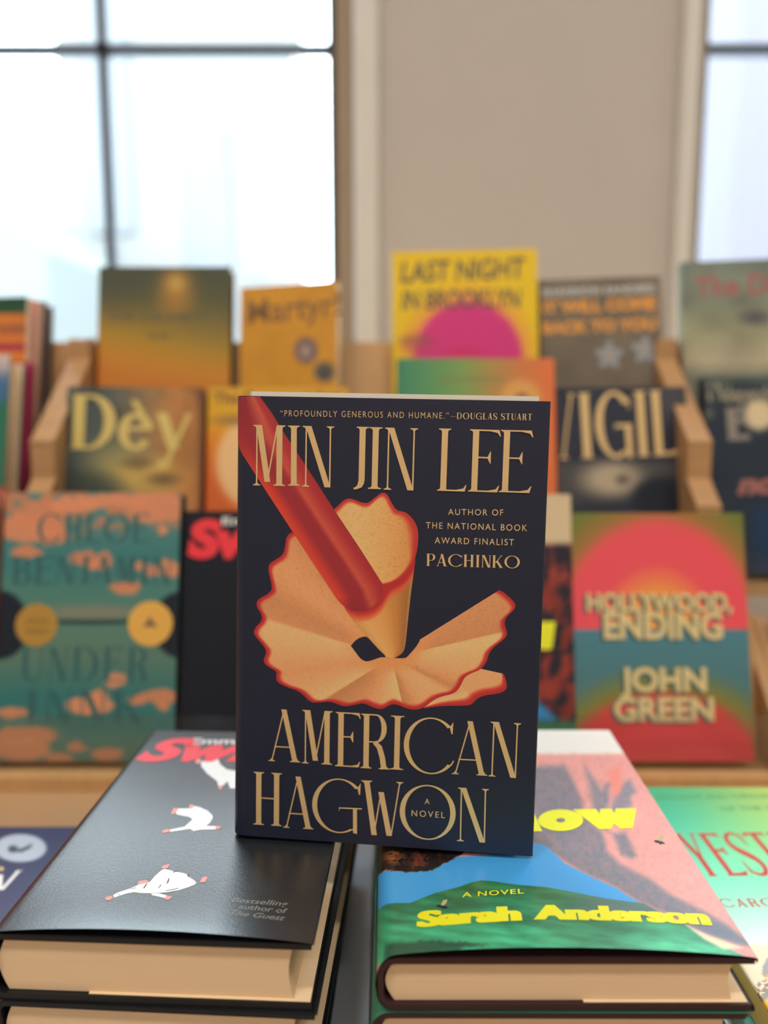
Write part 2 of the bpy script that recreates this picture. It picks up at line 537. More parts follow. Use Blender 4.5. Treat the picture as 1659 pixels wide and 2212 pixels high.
def glyph(ch, W, t, n, x=0.05):
    E = min(0.05, x)
    e = E
    if ch == 'I':
        return [stem((W - t) / 2, t, ext=(W - t) / 2 if (W - t) / 2 < 0.08 else 0.06)]
    if ch == 'L':
        return [stem(e, t, lo=(1, 0), ext=e), arm_lo(e + t * .5, W, n)]
    if ch in 'EF':
        g = [stem(e, t, lo=(1, 0 if ch == 'E' else 1), hi=(1, 0), ext=e), arm_hi(e + t * .5, W, n)]
        if ch == 'E':
            g.append(arm_lo(e + t * .5, W, n))
        mx = e + t + (W - e - t) * .52
        g += [[(e + t * .5, .54), (mx, .54), (mx, .54 + n), (e + t * .5, .54 + n)],
              [(mx - .035, .54), (mx, .47), (mx + n * .7, .45), (mx + n * .7, .66), (mx, .64), (mx - .035, .54 + n)]]
        return g
    if ch == 'M':
        v = W * .36
        return [stem(e, n, hi=(1, 0), ext=e), diag(v, e - .0, t, .06, 1.0), diag(v + t * .35, W - e - t, n, .06, 1.0),
                stem(W - e - t, t, hi=(0, 1), ext=e)]
    if ch == 'N':
        return [stem(e, n, hi=(1, 0), ext=e), diag(W - e - t, e, t, 0, 1), stem(W - e - n, n, lo=(0, 0), ext=e)]
    if ch == 'J':
        x1, x0 = W - e, W - e - t
        return [stem(x0, t, y0=.2, lo=(0, 0), ext=e),
                [(x1, .21), (x1, .15), (x1 - .012, .085), (x1 - .045, .03), (x0 - .02, .0), (x0 - .075, -.008), (x0 - .08, .02), (x0 - .05, .03), (x0 - .018, .065), (x0, .14), (x0, .21)]]
    if ch == 'A':
        a = W * .46
        ye = .27
        return [diag(e, a, n, 0, .97), diag(W - e - t, a - t * .35, t, 0, 1.0),
                [(e + (a - e) * ye, ye), (W - e - t * .6 - (W - e - a) * ye * .9, ye), (W - e - t * .6 - (W - e - a) * ye * .9, ye + n), (e + (a - e) * ye, ye + n)],
                stem(e, n, y1=.06, hi=(0, 0), ext=e), stem(W - e - t, t, y1=.06, hi=(0, 0), ext=e)]
    if ch in 'RPB':
        cy, ry = (.74, .26) if ch != 'P' else (.72, .28)
        bx = W * (.88 if ch != 'P' else .96)
        rx = (bx - e - t) * .62
        cx = bx - rx
        g = [stem(e, t, lo=(1, 1) if ch != 'B' else (1, 0), hi=(1, 0), ext=e), ring(cx, cy, rx, ry, t * .95, n, -90, 90, 24),
             [(e + t * .5, 1 - n), (cx, 1 - n), (cx, 1), (e + t * .5, 1)],
             [(e + t * .5, cy - ry), (cx, cy - ry), (cx, cy - ry + n), (e + t * .5, cy - ry + n)]]
        if ch == 'R':
            g += [stroke([(cx - .02, .49), (cx + rx * .35, .40), (cx + rx * .65, .2), (W - e - t * .55, 0.0)], [t * .8, t, t, t]),
                  stem(W - e - t, t, y1=.05, hi=(0, 0), ext=e)]
        if ch == 'B':
            rx2 = (W - e - t) * .62
            c2 = W - rx2
            g += [ring(c2, .25, rx2, .25, t, n, -90, 90, 24), [(e + t * .5, 0), (c2, 0), (c2, n), (e + t * .5, n)],
                  [(e + t * .5, .5 - n), (c2, .5 - n), (c2, .5), (e + t * .5, .5)]]
        return g
    if ch in 'CG':
        rx = W * .54
        g = [ring(rx, .5, rx, .515, t * .95, n, 42, 318 if ch == 'C' else 300, 60)]
        tx = rx + rx * math.cos(R(42))
        ty = .5 + .515 * math.sin(R(42))
        g.append([(tx - .03, ty + .015), (tx + .0, ty - .12), (tx + .022, ty - .12), (tx + .035, ty + .10), (tx - .01, ty + .03)])
        if ch == 'C':
            g.append(stroke([(tx - .03, 1 - ty - .012), (tx + .01, 1 - ty + .03), (tx + .04, 1 - ty + .09)], [n * 1.1, n, n * .8]))
        else:
            sx = W * .82
            g += [[(sx, .0), (sx + t * .75, .0 - .02), (sx + t * .75, .46), (sx, .46)], [(W * .54, .45), (W, .45), (W, .45 + n), (W * .57, .45 + n)],
                  [(W * .54, .40), (W * .57, .45 + n), (W * .54, .45 + n)],
                  stroke([(rx + rx * math.cos(R(298)), .5 + .515 * math.sin(R(298)) + n * .4), (sx + .03, .08)], [n, n])]
        return g
    if ch == 'O':
        return [ring(W / 2, .5, W / 2, .515, t, n, 0, 180, 48), ring(W / 2, .5, W / 2, .515, t, n, 180, 360, 48)]
    if ch == 'H':
        return [stem(e, t, ext=e), stem(W - e - t, t, ext=e), [(e + t, .5), (W - e - t, .5), (W - e - t, .5 + n), (e + t, .5 + n)]]
    if ch == 'W':
        a, b = W * .30, W * .62
        m = W * .46
        return [diag(a - t * .4, e, t), diag(a - t * .1, m, n, 0, .8), diag(b - t * .1, m - t * .4, t, 0, .8), diag(b + t * .6, W - e - n, n),
                stem(e, t, y0=.95, lo=(0, 0), ext=e), stem(W - e - n, n, y0=.95, lo=(0, 0), ext=e)]
    if ch == 'K':
        return [stem(e, t, ext=e), diag(e + t, W - e - .10, n * 1.2, .40, 1), stroke([(e + t + (W - 2 * e - t) * .22, .56), (W - e - t * .5, 0)], [t, t]),
                stem(W - e - .10, n, y0=.95, lo=(0, 0), ext=e), stem(W - e - t, t, y1=.05, hi=(0, 0), ext=e)]
    if ch == 'D':
        rx = min(W * .6, W - e - t)
        return [stem(e, t, lo=(1, 0), hi=(1, 0), ext=e), ring(W - rx, .5, rx, .5, t, n, -90, 90, 40),
                [(e, 0), (W - rx, 0), (W - rx, n), (e, n)], [(e, 1 - n), (W - rx, 1 - n), (W - rx, 1), (e, 1)]]
    if ch == 'U':
        ro = (W - 2 * e) / 2
        A = [R(180 + 180 * i / 30) for i in range(31)]
        o = [(W / 2 + ro * math.cos(a), .3 + .315 * math.sin(a)) for a in A]
        i_ = [(e + t + (W - 2 * e - t - n) / 2 * (1 + math.cos(a)), .3 + (.315 - n) * math.sin(a)) for a in A]
        return [o + i_[::-1], stem(e, t, y0=.3, lo=(0, 0), ext=e), stem(W - e - n, n, y0=.3, lo=(0, 0), ext=e)]
    if ch == 'T':
        c = (W - t) / 2
        return [stem(c, t, hi=(0, 0), ext=e * 1.2), arm_hi(c + t * .5, W, n), [(W - a, b) for a, b in arm_hi(W - c - t * .5, W, n)][::-1]]
    if ch == 'V':
        a = W * .5
        return [diag(a - t * .5, e, t), diag(a - n, W - e - n, n), stem(e, t, y0=.95, lo=(0, 0), ext=e), stem(W - e - n, n, y0=.95, lo=(0, 0), ext=e)]
    if ch == 'Y':
        c = (W - t) / 2
        return [stem(c, t, y1=.48, hi=(0, 0), ext=e), diag(c, e, t, .42, 1), diag(c + t - n, W - e - n, n, .42, 1),
                stem(e, t, y0=.95, lo=(0, 0), ext=e), stem(W - e - n, n, y0=.95, lo=(0, 0), ext=e)]
    if ch == 'S':
        A = [(W - .04, .80), (W * .86, .93), (W * .55, .985), (W * .22, .92), (W * .09, .76), (W * .25, .60), (W * .55, .48), (W * .82, .36), (W * .92, .22), (W * .78, .07), (W * .48, .015), (W * .16, .07), (.03, .22)]
        w = [.02, n, n, t * .6, t * .9, t, t * 1.05, t, t * .9, t * .6, n, n, .02]
        P, Wd = [], []
        for i in range(len(A) - 1):          # Catmull-Rom through the spine of the letter
            p0, p1, p2, p3 = A[max(i - 1, 0)], A[i], A[i + 1], A[min(i + 2, len(A) - 1)]
            for k in range(4):
                u = k / 4
                P.append(tuple(.5 * (2 * p1[j] + (p2[j] - p0[j]) * u + (2 * p0[j] - 5 * p1[j] + 4 * p2[j] - p3[j]) * u * u + (3 * p1[j] - p0[j] - 3 * p2[j] + p3[j]) * u ** 3) for j in (0, 1)))
                Wd.append(w[i] * (1 - u) + w[i + 1] * u)
        return [stroke(P + [A[-1]], Wd + [w[-1]]), [(W - .06, .78), (W - .02, .68), (W, .68), (W - .01, .97), (W - .03, .97)], [(.06, .22), (.02, .33), (0, .33), (.01, .03), (.03, .03)]]
    if ch == 'e':
        return [ring(W / 2, .32, W / 2, .34, t * .9, n * 1.5, 8, 325, 50), [(t * .5, .34), (W * .97, .34), (W * .97, .34 + n * 1.3), (t * .5, .34 + n * 1.3)]]
    if ch == 'y':
        a = W * .52
        return [diag(a - t * .5, 0, t, 0, .64), diag(W * .22, W - n * 1.6, n * 1.6, -.30, .64), ring(W * .2, -.27, .07, .07, .069, .069, 0, 359, 20),
                stem(0.0, t, y0=.62, y1=.66, lo=(0, 0), hi=(0, 0)), stem(W - n * 1.6, n, y0=.6, y1=.64, lo=(0, 0), ext=.05, br=.03)]
    if ch == '.':
        return [ring(.08, .07, .075, .075, .074, .074, 0, 359, 20)]
    if ch == '-':
        return [[(0, .36), (W, .36), (W, .40), (0, .40)]]
    return []
WID['.'] = .16
WID['-'] = .75
def serif_line(txt, t, n, sp, word, sx=0.05):
    P, x = [], 0.0
    for ch in txt:
        if ch == ' ':
            x += word
            continue
        w = WID[ch] + (t - .1) * .8
        P += [[(x + a, b) for a, b in p] for p in glyph(ch, w, t, n, sx)]
        x += w + sp
    return P, x - sp

# ------------------------------------------------------------------ the room
plaster = mat('plaster', None, 0.9, 0.2, raw=(0.66, 0.615, 0.575, 1), noise=0.03, nscale=6)
white_trim = mat('white_trim_paint', None, 0.5, 0.4, raw=(0.84, 0.83, 0.79, 1), noise=0.03, nscale=12)
casing = mat('casing_paint', None, 0.6, 0.3, raw=(0.40, 0.31, 0.22, 1), noise=0.08, nscale=20)
steel = mat('dark_window_steel', None, 0.45, 0.4, raw=(0.03, 0.035, 0.055, 1), noise=0.1, nscale=30)
ceilm = mat('ceiling_paint', None, 0.9, 0.2, raw=(0.55, 0.52, 0.48, 1), noise=0.03, nscale=5)
floorm = mat('floor_boards', None, 0.5, 0.4, raw=(0.20, 0.13, 0.08, 1), noise=0.25, nscale=3, stretch=(1, 12, 1))
pine = mat('pine_wood', None, 0.5, 0.4, raw=(0.60, 0.36, 0.165, 1), noise=0.16, nscale=9, stretch=(14, 1.2, 1.2), bump=0.1)
ply = mat('plywood', None, 0.55, 0.35, raw=(0.52, 0.30, 0.14, 1), noise=0.14, nscale=8, stretch=(1.5, 1.5, 12))
YW = 1.60                                   # room side of the window wall
WZ0, WZ1 = 1.00, 2.70
WINS = ((-0.94, -0.084), (0.562, 1.42))
struct(MB().box(-3, 3, -4, YW + .25, -.1, 0).build('floor', floorm))
struct(MB().box(-3, 3, -4, YW + .25, 3.2, 3.3).build('ceiling', ceilm))
w = MB()
xs = [-3] + [v for a in WINS for v in a] + [3]
for i in range(0, len(xs), 2):
    w.box(xs[i], xs[i + 1], YW, YW + .25, 0, 3.2)
for a, b in WINS:
    w.box(a, b, YW, YW + .25, 0, WZ0)
    w.box(a, b, YW, YW + .25, WZ1, 3.2)
struct(w.build('wall_back', plaster))
struct(MB().box(-3.1, -3, -4, YW + .25, 0, 3.2).build('wall_left', plaster))
struct(MB().box(3, 3.1, -4, YW + .25, 0, 3.2).build('wall_right', plaster))
struct(MB().box(-3.1, 3.1, -4.1, -4, 0, 3.2).build('wall_front', plaster))
glassm = bpy.data.materials.new('window_glass')
glassm.use_nodes = True
nt = glassm.node_tree
nt.nodes.remove(nt.nodes['Principled BSDF'])
tr = nt.nodes.new('ShaderNodeBsdfTransparent'); tr.inputs[0].default_value = (.95, .98, .98, 1)
gl = nt.nodes.new('ShaderNodeBsdfGlossy'); gl.inputs['Roughness'].default_value = 0.02
mx = nt.nodes.new('ShaderNodeMixShader')
mx.inputs[0].default_value = 0.05; nt.links.new(tr.outputs[0], mx.inputs[1]); nt.links.new(gl.outputs[0], mx.inputs[2])
nt.links.new(mx.outputs[0], nt.nodes['Material Output'].inputs['Surface'])
MUN = (((-0.505,), 1.692), ((1.0,), 1.692))
for i, (a, b) in enumerate(WINS):
    fm = MB()
    yf0, yf1 = YW + .03, YW + .07
    fm.box(a, a + .016, yf0, yf1, WZ0, WZ1).box(b - .016, b, yf0, yf1, WZ0, WZ1)
    fm.box(a, b, yf0, yf1, WZ0, WZ0 + .03).box(a, b, yf0, yf1, WZ1 - .03, WZ1)
    for x in MUN[i][0]:
        fm.box(x - .008, x + .008, yf0 + .005, yf1 - .005, WZ0, WZ1)
    fm.box(a, b, yf0 + .005, yf1 - .005, MUN[i][1] - .007, MUN[i][1] + .007)
    fo = struct(fm.build('window_%d' % (i + 1), steel))
    g = MB().box(a, b, YW + .048, YW + .052, WZ0, WZ1).build('glazing', glassm, fo)
    c = MB().box(a - .018, a, YW - .004, YW + .03, WZ0, WZ1).box(b, b + .032, YW - .004, YW + .03, WZ0, WZ1)
    struct(c.build('trim_%d' % (i * 3 + 1), casing))
    t = MB().box(a - .046, a - .018, YW - .03, YW, .9, WZ1 + .04).box(b + .032, b + .074, YW - .03, YW, .9, WZ1 + .04)
    struct(t.build('trim_%d' % (i * 3 + 2), white_trim, bevel=.004))
    s_ = MB().box(a - .05, b + .05, YW - .05, YW + .03, WZ0 - .03, WZ0)
    struct(s_.build('trim_%d' % (i * 3 + 3), white_trim, bevel=.004))
# street side
struct(MB().box(-40, 40, YW + .25, 60, -.12, -.02).build('ground', mat('street_paving', None, .8, .3, raw=(.4, .4, .4, 1), noise=.15, nscale=2)))
def building(label, x0, x1, y0, y1, h, wall, band, bands, roof=None):
    b = thing('building', label, 'building', Matrix.Translation((0, 0, 0)))
    m = MB()
    prof = [(x0, -.02), (x1, -.02)] + (roof or [(x1, h), (x0, h)])
    k = len(prof)
    V = [(x, y0, z) for x, z in prof] + [(x, y1, z) for x, z in prof]
    Fc = [(i, k + i, k + (i + 1) % k, (i + 1) % k) for i in range(k)] + [tuple(range(k)), tuple(range(2 * k - 1, k - 1, -1))]
    mesh_obj('facade', V, Fc, wall, b)
    for (a, c, d, e) in bands:
        MB().box(a, c, y0 - .06, y0 + .02, d, e).build('window_band', band, b)
    return b
fw = mat('white_render', None, .8, .2, raw=(.172, .168, .164, 1), noise=.03, nscale=1.5)
fm_ = mat('mint_render', None, .8, .2, raw=(.135, .145, .138, 1), noise=.03, nscale=1.5)
fb = mat('pale_blue_cladding', None, .6, .3, raw=(.090, .092, .104, 1), noise=.05, nscale=1.2)
fl = mat('lavender_cladding', None, .6, .3, raw=(.096, .086, .104, 1), noise=.06, nscale=1.2)
bb = mat('blue_window_bands', None, .3, .5, raw=(.104, .110, .118, 1), noise=.06, nscale=2)
building('pale mint building with a sloping roof, far left through the left window', -5.6, -3.05, 8.0, 12.0, 4, fm_, bb,
         [(-4.5, -4.2, .4, 2.2), (-3.9, -3.2, .3, 1.35)], [(-3.05, 2.3), (-4.2, 3.2), (-5.6, 3.2)])
building('white building with tall blue window strips through the left window', -4.5, -1.4, 12.5, 16.0, 8, fw, bb,
         [(-4.1, -3.5, 3.2, 7.5), (-2.75, -2.15, 1.9, 4.6), (-1.9, -1.72, .8, 2.6)])
building('pale lavender clad building through the right window', 3.9, 10.5, 10.0, 14.0, 9, fl, fb,
         [(4.6, 5.2, .6, 8.5), (5.9, 6.6, .6, 8.5), (7.4, 8.0, .6, 8.5)])
for i, (x, y) in enumerate(((-0.9, -0.5), (0.9, -0.5), (0.0, -2.2), (-1.7, 0.75), (1.7, 0.75))):
    cl = thing('ceiling_lamp', ['long ceiling lamp behind and left of the tables', 'long ceiling lamp behind and right of the tables', 'long ceiling lamp at the back of the shop',
               'small ceiling lamp over the left window bay', 'small ceiling lamp over the right window bay'][i], 'lamp', Matrix.Translation((x, y, 3.2)))
    MB().box(-.58, .58, -.16, .16, -.10, 0).build('lamp_housing', white_trim, cl, .01)

# ------------------------------------------------------------------ table
tb = thing('display_table', 'long light wood table under the book stacks and racks', 'table', Matrix.Translation((0, .75, 0)))
oak = mat('table_wood', None, 0.28, 0.7, raw=(0.56, 0.37, 0.21, 1), noise=0.10, nscale=6, stretch=(1.2, 14, 1.2))
MB().box(-1.25, 1.25, -.60, .42, TABLE - .035, TABLE - .0001).build('tabletop', oak, tb, .003)
for x in (-1.15, 1.15):
    for y in (-.52, .34):
        MB().box(x - .03, x + .03, y - .03, y + .03, 0, TABLE - .035).build('leg', oak, tb)
# ------------------------------------------------------------------ stepped wooden racks
A1 = R(15)
TIERS = ((0.748, TABLE + .0065, R(15)), (0.893, TABLE + .145, R(15)), (1.008, TABLE + .280, R(12)))
acr = bpy.data.materials.new('clear_acrylic')
acr.use_nodes = True
nt = acr.node_tree
nt.nodes.remove(nt.nodes['Principled BSDF'])
tr = nt.nodes.new('ShaderNodeBsdfTransparent'); tr.inputs[0].default_value = (.93, .95, .95, 1)
gl = nt.nodes.new('ShaderNodeBsdfGlossy'); gl.inputs['Roughness'].default_value = 0.12
mx = nt.nodes.new('ShaderNodeMixShader')
mx.inputs[0].default_value = 0.05; nt.links.new(tr.outputs[0], mx.inputs[1]); nt.links.new(gl.outputs[0], mx.inputs[2])
nt.links.new(mx.outputs[0], nt.nodes['Material Output'].inputs['Surface'])
def rack(label, x0, x1, sides):
    xo = (x0 + x1) / 2
    r = thing('book_rack', label, 'rack', Matrix.Translation((xo, .9, TABLE + .0003)))
    hw = (x1 - x0) / 2
    def P(y, z):
        return (y - .9, z)
    side = [P(.835, 0), P(.835, .228), P(.868, .252), P(.868, .2895), P(.99, .375), P(.99, .398), P(1.075, .398), P(1.075, 0)]
    for s in sides:
        MB().prism_x(side, min(s * hw, s * (hw - .021)), max(s * hw, s * (hw - .021))).build('side_panel', ply, r, .0015)
    i0 = -hw + (.0215 if -1 in sides else .0005)
    i1 = hw - (.0215 if 1 in sides else .0005)
    for a, b, c, d in ((.842, .926, .136, .1445), (.926, 1.045, .271, .2795)):
        MB().box(i0, i1, a - .9, b - .9, c, d).build('shelf_board', pine, r)
    for k, ((y, z, al), top) in enumerate(zip(TIERS[1:], (.271, .397))):
        backrest(y - .9, z - TABLE, al, top, i0, i1, r)
    MB().box(i0, i1, (.843 - .9), .8455 - .9, .1448, .180).build('acrylic_lip', acr, r)
    MB().box(i0, i1, .938 - .9, .9405 - .9, .2798, .310).build('acrylic_lip', acr, r)
    return r
def backrest(y, z, al, top, i0, i1, r):
    dz = top - z - .0005
    pr = [(y, z + .0005), (y + dz * math.tan(al), top - .0005), (y + dz * math.tan(al) + .0117, top - .0005), (y + .0117, z + .0005)]
    return MB().prism_x(pr, i0, i1).build('backrest', pine, r)
rack('stepped wooden book rack in the middle, straight behind the standing navy book', -.357, .331, (-1, 1))
rack('stepped wooden book rack to the left, cut off by the photo edge', -1.045, -.3575, (-1,))
rack('stepped wooden book rack to the right, cut off by the photo edge', .3315, 1.019, (1,))
def tray(label, x0, x1):
    r = thing('book_tray', label, 'tray', Matrix.Translation(((x0 + x1) / 2, .75, TABLE + .0003)))
    hw = (x1 - x0) / 2
    end = [(.694 - .75, 0), (.694 - .75, .028), (.814 - .75, .124), (.814 - .75, .0)]
    for s in (-1, 1):
        MB().prism_x(end, min(s * hw, s * (hw - .012)), max(s * hw, s * (hw - .012))).build('end_panel', ply, r, .001)
    i0, i1 = -hw + .0122, hw - .0122
    MB().box(i0, i1, -.056, .064, .0002, .006).build('base_board', pine, r)
    MB().box(i0, i1, -.056, -.042, .0062, .0135).build('front_rail', pine, r, .001)
    backrest(TIERS[0][0] - .75, .0062, TIERS[0][2], .135, i0, i1, r)
    MB().box(i0, i1, -.0415, -.039, .0062, .0625).build('acrylic_lip', acr, r)
tray('low wooden book tray with a clear lip, holding the front row in the middle', -.372, .358)
tray('low wooden book tray at the left, cut off by the photo edge', -1.105, -.373)
tray('low wooden book tray at the right, cut off by the photo edge', .359, 1.09)

def bmat(tier, T, pl, pr, yaw=0.0, roll=0.0, H=None, extra=0.0):
    """pose of a book leaning on a tier's backrest, its top corners seen at pixels pl and pr"""
    y, z, al = TIERS[tier]
    ey = np.array([0, math.sin(al), math.cos(al)])
    n = np.array([0, -math.cos(al), math.sin(al)])
    base = np.array([0, y, z]) + n * (.0008 + extra) + np.array([0, 0, .0012])
    a, b = hit(pl[0], pl[1], base + n * T, n), hit(pr[0], pr[1], base + n * T, n)
    Wd = (b[0] - a[0]) / max(math.cos(yaw), .2)
    cx = (a[0] + b[0]) / 2
    h = ((a + b) / 2 - base - n * T) @ ey
    H = H or h
    B = np.stack([np.array([1.0, 0, 0]), ey, n], 1)
    cr, sr = math.cos(roll), math.sin(roll)
    B = B @ np.array([[cr, -sr, 0], [sr, cr, 0], [0, 0, 1]])
    cz, sz = math.cos(yaw), math.sin(yaw)
    B = np.array([[cz, -sz, 0], [sz, cz, 0], [0, 0, 1]]) @ B
    org = base + 0
    # bring the rearmost bottom corner to the backrest and the lowest corner to the shelf
    c = np.array([cx, base[1], base[2]])
    o = c - B[:, 0] * Wd / 2
    corners = [o, o + B[:, 0] * Wd]
    dy = max(q[1] for q in corners) - base[1]
    dz = min(q[2] for q in corners) - base[2]
    o = o - np.array([0, max(dy, 0), min(dz, 0)])
    M = Matrix(((B[0, 0], B[0, 1], B[0, 2], o[0]), (B[1, 0], B[1, 1], B[1, 2], o[1]), (B[2, 0], B[2, 1], B[2, 2], o[2]), (0, 0, 0, 1)))
    return M, Wd, H
def mtx(ex, ey, ez, o):
    return Matrix(((ex[0], ey[0], ez[0], o[0]), (ex[1], ey[1], ez[1], o[1]), (ex[2], ey[2], ez[2], o[2]), (0, 0, 0, 1)))

GOLD = mat('gold_foil', None, 0.40, 0.6, raw=(0.92, 0.65, 0.32, 1), metal=0.4, noise=0.05, nscale=90)
INKW = mat('ink_white', (225, 235, 238), 0.45)
INKP = mat('ink_pink', (235, 130, 125), 0.45)
INKR = mat('ink_red', (225, 45, 60), 0.45)
INKK = mat('ink_black', (40, 38, 40), 0.5)
INKY = mat('ink_yellow', (250, 230, 40), 0.45)
INKG = mat('ink_grey', (120, 118, 118), 0.45)

# ------------------------------------------------------------------ the standing navy book
yaw, lean, roll = R(-6.107), R(3.622), R(0.936)
W0, H0, T0 = .15869, .2336, .034
cr, sr = math.cos(roll), math.sin(roll); cl_, sl_ = math.cos(lean), math.sin(lean); cz, sz = math.cos(yaw), math.sin(yaw)
B0, B1, B2 = np.array([1., 0, 0]), np.array([0, sl_, cl_]), np.array([0, -cl_, sl_])
Rz = np.array([[cz, -sz, 0], [sz, cz, 0], [0, 0, 1]])
ex, ey, ez = Rz @ (cr * B0 - sr * B1), Rz @ (sr * B0 + cr * B1), Rz @ B2
org = np.array([-.00255, .42008, .8573]) - ex * W0 / 2 - ez * T0
NAVY = (21, 26, 50)
main = Book(mtx(ex, ey, ez, org), W0, H0, T0, 'navy novel with a red pencil and curled shaving, standing upright across the two stacks', 'book',
            name='hardcover_book', paint=flat(NAVY), edge=(22, 22, 30), res=.003, r=.006, spine=(40, 42, 58), back=(30, 32, 46),
            rough=.46, spec=.6, page=mat('pale_page_edges', None, .8, .2, raw=(.90, .85, .75, 1)), page_up=.0055)
mb = main
def zq(pts, ox, oy, sc):
    return [(ox + a / sc, oy + b / sc) for a, b in pts]
Z8 = lambda pts: zq(pts, 540, 1060, 2.8119)
LAY_V, LAY_F, LAY_C = [], [], []
def layer(P, Fc, C, e):
    n = sum(len(v) for v in LAY_V)
    P = np.array(P)
    LAY_V.append(mb.surf(P[:, 0], P[:, 1], e)); LAY_F.extend([tuple(n + i for i in f) for f in Fc]); LAY_C.append(alb(np.array(C)))
def dens(pts, n):
    """resample a polyline to n points, rounding its corners (Chaikin twice)"""
    P = [np.array(p, float) for p in pts]
    for _ in range(2):
        Q = [P[0]]
        for a, b in zip(P[:-1], P[1:]):
            Q += [a * .75 + b * .25, a * .25 + b * .75]
        P = Q + [P[-1]]
    P = np.array(P)
    d = np.r_[0, np.cumsum(np.linalg.norm(np.diff(P, axis=0), axis=1))]
    t = np.linspace(0, d[-1], n)
    return np.stack([np.interp(t, d, P[:, 0]), np.interp(t, d, P[:, 1])], 1)
def patch(inner, outer, colf, e, nr=26):
    """ruled patch between two px polylines of equal length; colf(t, i, pts) gives the ink"""
    n = len(outer)
    T = np.linspace(0, 1, nr) ** .85
    G = inner[None] * (1 - T[:, None, None]) + outer[None] * T[:, None, None]
    q = G.reshape(-1, 2)
    C = colf(np.repeat(T, n), np.tile(np.arange(n), nr), q)
    loc = [mb.loc(*p) for p in q]
    idx = np.arange(nr * n).reshape(nr, n)
    Fq = []
    for a in range(nr - 1):
        for b in range(n - 1):
            i, j, k, l = idx[a, b], idx[a, b + 1], idx[a + 1, b + 1], idx[a + 1, b]
            A, Bq, Cq = loc[i], loc[j], loc[k]
            ar = (Bq[0] - A[0]) * (Cq[1] - A[1]) - (Bq[1] - A[1]) * (Cq[0] - A[0])
            Fq.append((i, j, k, l) if ar >= 0 else (l, k, j, i))
    layer(loc, Fq, C, e)
RED = np.array([176, 40, 46.]); RED2 = np.array([196, 62, 52.])
TAN = np.array([243, 168, 120.])
# 1 lower trailing scrap of the shaving
o_ = dens(Z8([(1060, 1320), (1170, 1306), (1290, 1306), (1345, 1302), (1378, 1262), (1425, 1242), (1500, 1234), (1546, 1218), (1562, 1195), (1556, 1150), (1540, 1112)]), 90)
i_ = dens(Z8([(1040, 1300), (1080, 1240), (1140, 1180), (1200, 1150), (1260, 1120), (1320, 1090), (1360, 1080), (1400, 1080), (1405, 1082), (1440, 1090), (1500, 1103)]), 90)
def c1(t, i, q):
    C = np.tile(TAN * .94, (len(t), 1))
    C = mixc(C, TAN * 1.08, sstep(.35, .75, t) * (i < 45))
    C = mixc(C, RED2, sstep(.68, .84, t)); C = mixc(C, RED, sstep(.8, .95, t))
    return C
patch(i_, o_, c1, .00006)
# 2 the fan
fan = [(1515, 603), (1552, 624), (1608, 678), (1614, 702), (1600, 728), (1552, 772), (1545, 805), (1553, 835), (1564, 866), (1550, 898), (1482, 948), (1452, 985), (1442, 1032), (1405, 1086), (1342, 1108),
       (1300, 1135), (1275, 1195), (1240, 1233), (1165, 1248), (1110, 1273), (1062, 1316), (1010, 1332), (960, 1326), (880, 1292), (842, 1304), (800, 1330), (748, 1316), (690, 1288), (640, 1299),
       (580, 1312), (530, 1296), (480, 1278), (420, 1287), (368, 1286), (330, 1245), (290, 1213), (220, 1192), (164, 1162), (158, 1128), (166, 1098), (98, 1062), (80, 1030), (100, 988), (96, 958),
       (48, 902), (20, 866), (34, 828), (74, 790), (72, 750), (38, 702), (44, 662), (120, 622), (138, 590), (116, 505), (110, 450), (150, 422), (202, 390), (216, 330), (220, 280), (252, 250), (330, 230)]
o_ = dens(Z8(fan), 420)
ctr = np.array(Z8([(860, 1012)])[0])
i_ = np.tile(ctr, (420, 1)) + (o_ - ctr) * .0005
TH = [-40, -13.5, -12, 1, 14, 26, 33, 55, 76, 77.5, 100, 122, 147, 149, 160, 172, 188, 196, 198, 206, 218, 232, 250]
BR = [.90, .84, 1.10, 1.02, .96, .84, 1.0, .97, .80, 1.10, 1.0, .90, .80, 1.07, .98, .92, 1.02, 1.06, .86, .84, .94, .86, .80]
def c2(t, i, q):
    d = q - ctr
    th = np.degrees(np.arctan2(d[:, 1], d[:, 0])) % 360
    th = np.where(th > 290, th - 360, th)
    b = np.interp(th, TH, BR)
    b = 1 + (b - 1) * sstep(.08, .4, t)
    C = TAN[None] * b[:, None]
    dk = (1 - b).clip(0)[:, None]
    C = C * (1 - dk * np.array([.05, .25, .45]))
    C = mixc(C, TAN * np.array([.93, .80, .66]), (1 - sstep(.12, .42, t)) * .7)
    dist = np.linalg.norm(q - o_[i], axis=1)
    dots = (vnoise(q[:, 0] * .55 + q[:, 1] * .2, q[:, 1] * .35 - q[:, 0] * .1, 5) > .80) * .07
    C = C * (1 - dots[:, None])
    C = mixc(C, RED2, 1 - sstep(6.5, 15, dist)); C = mixc(C, RED, 1 - sstep(2.5, 9.5, dist))
    return C
patch(i_, o_, c2, .00010, 64)
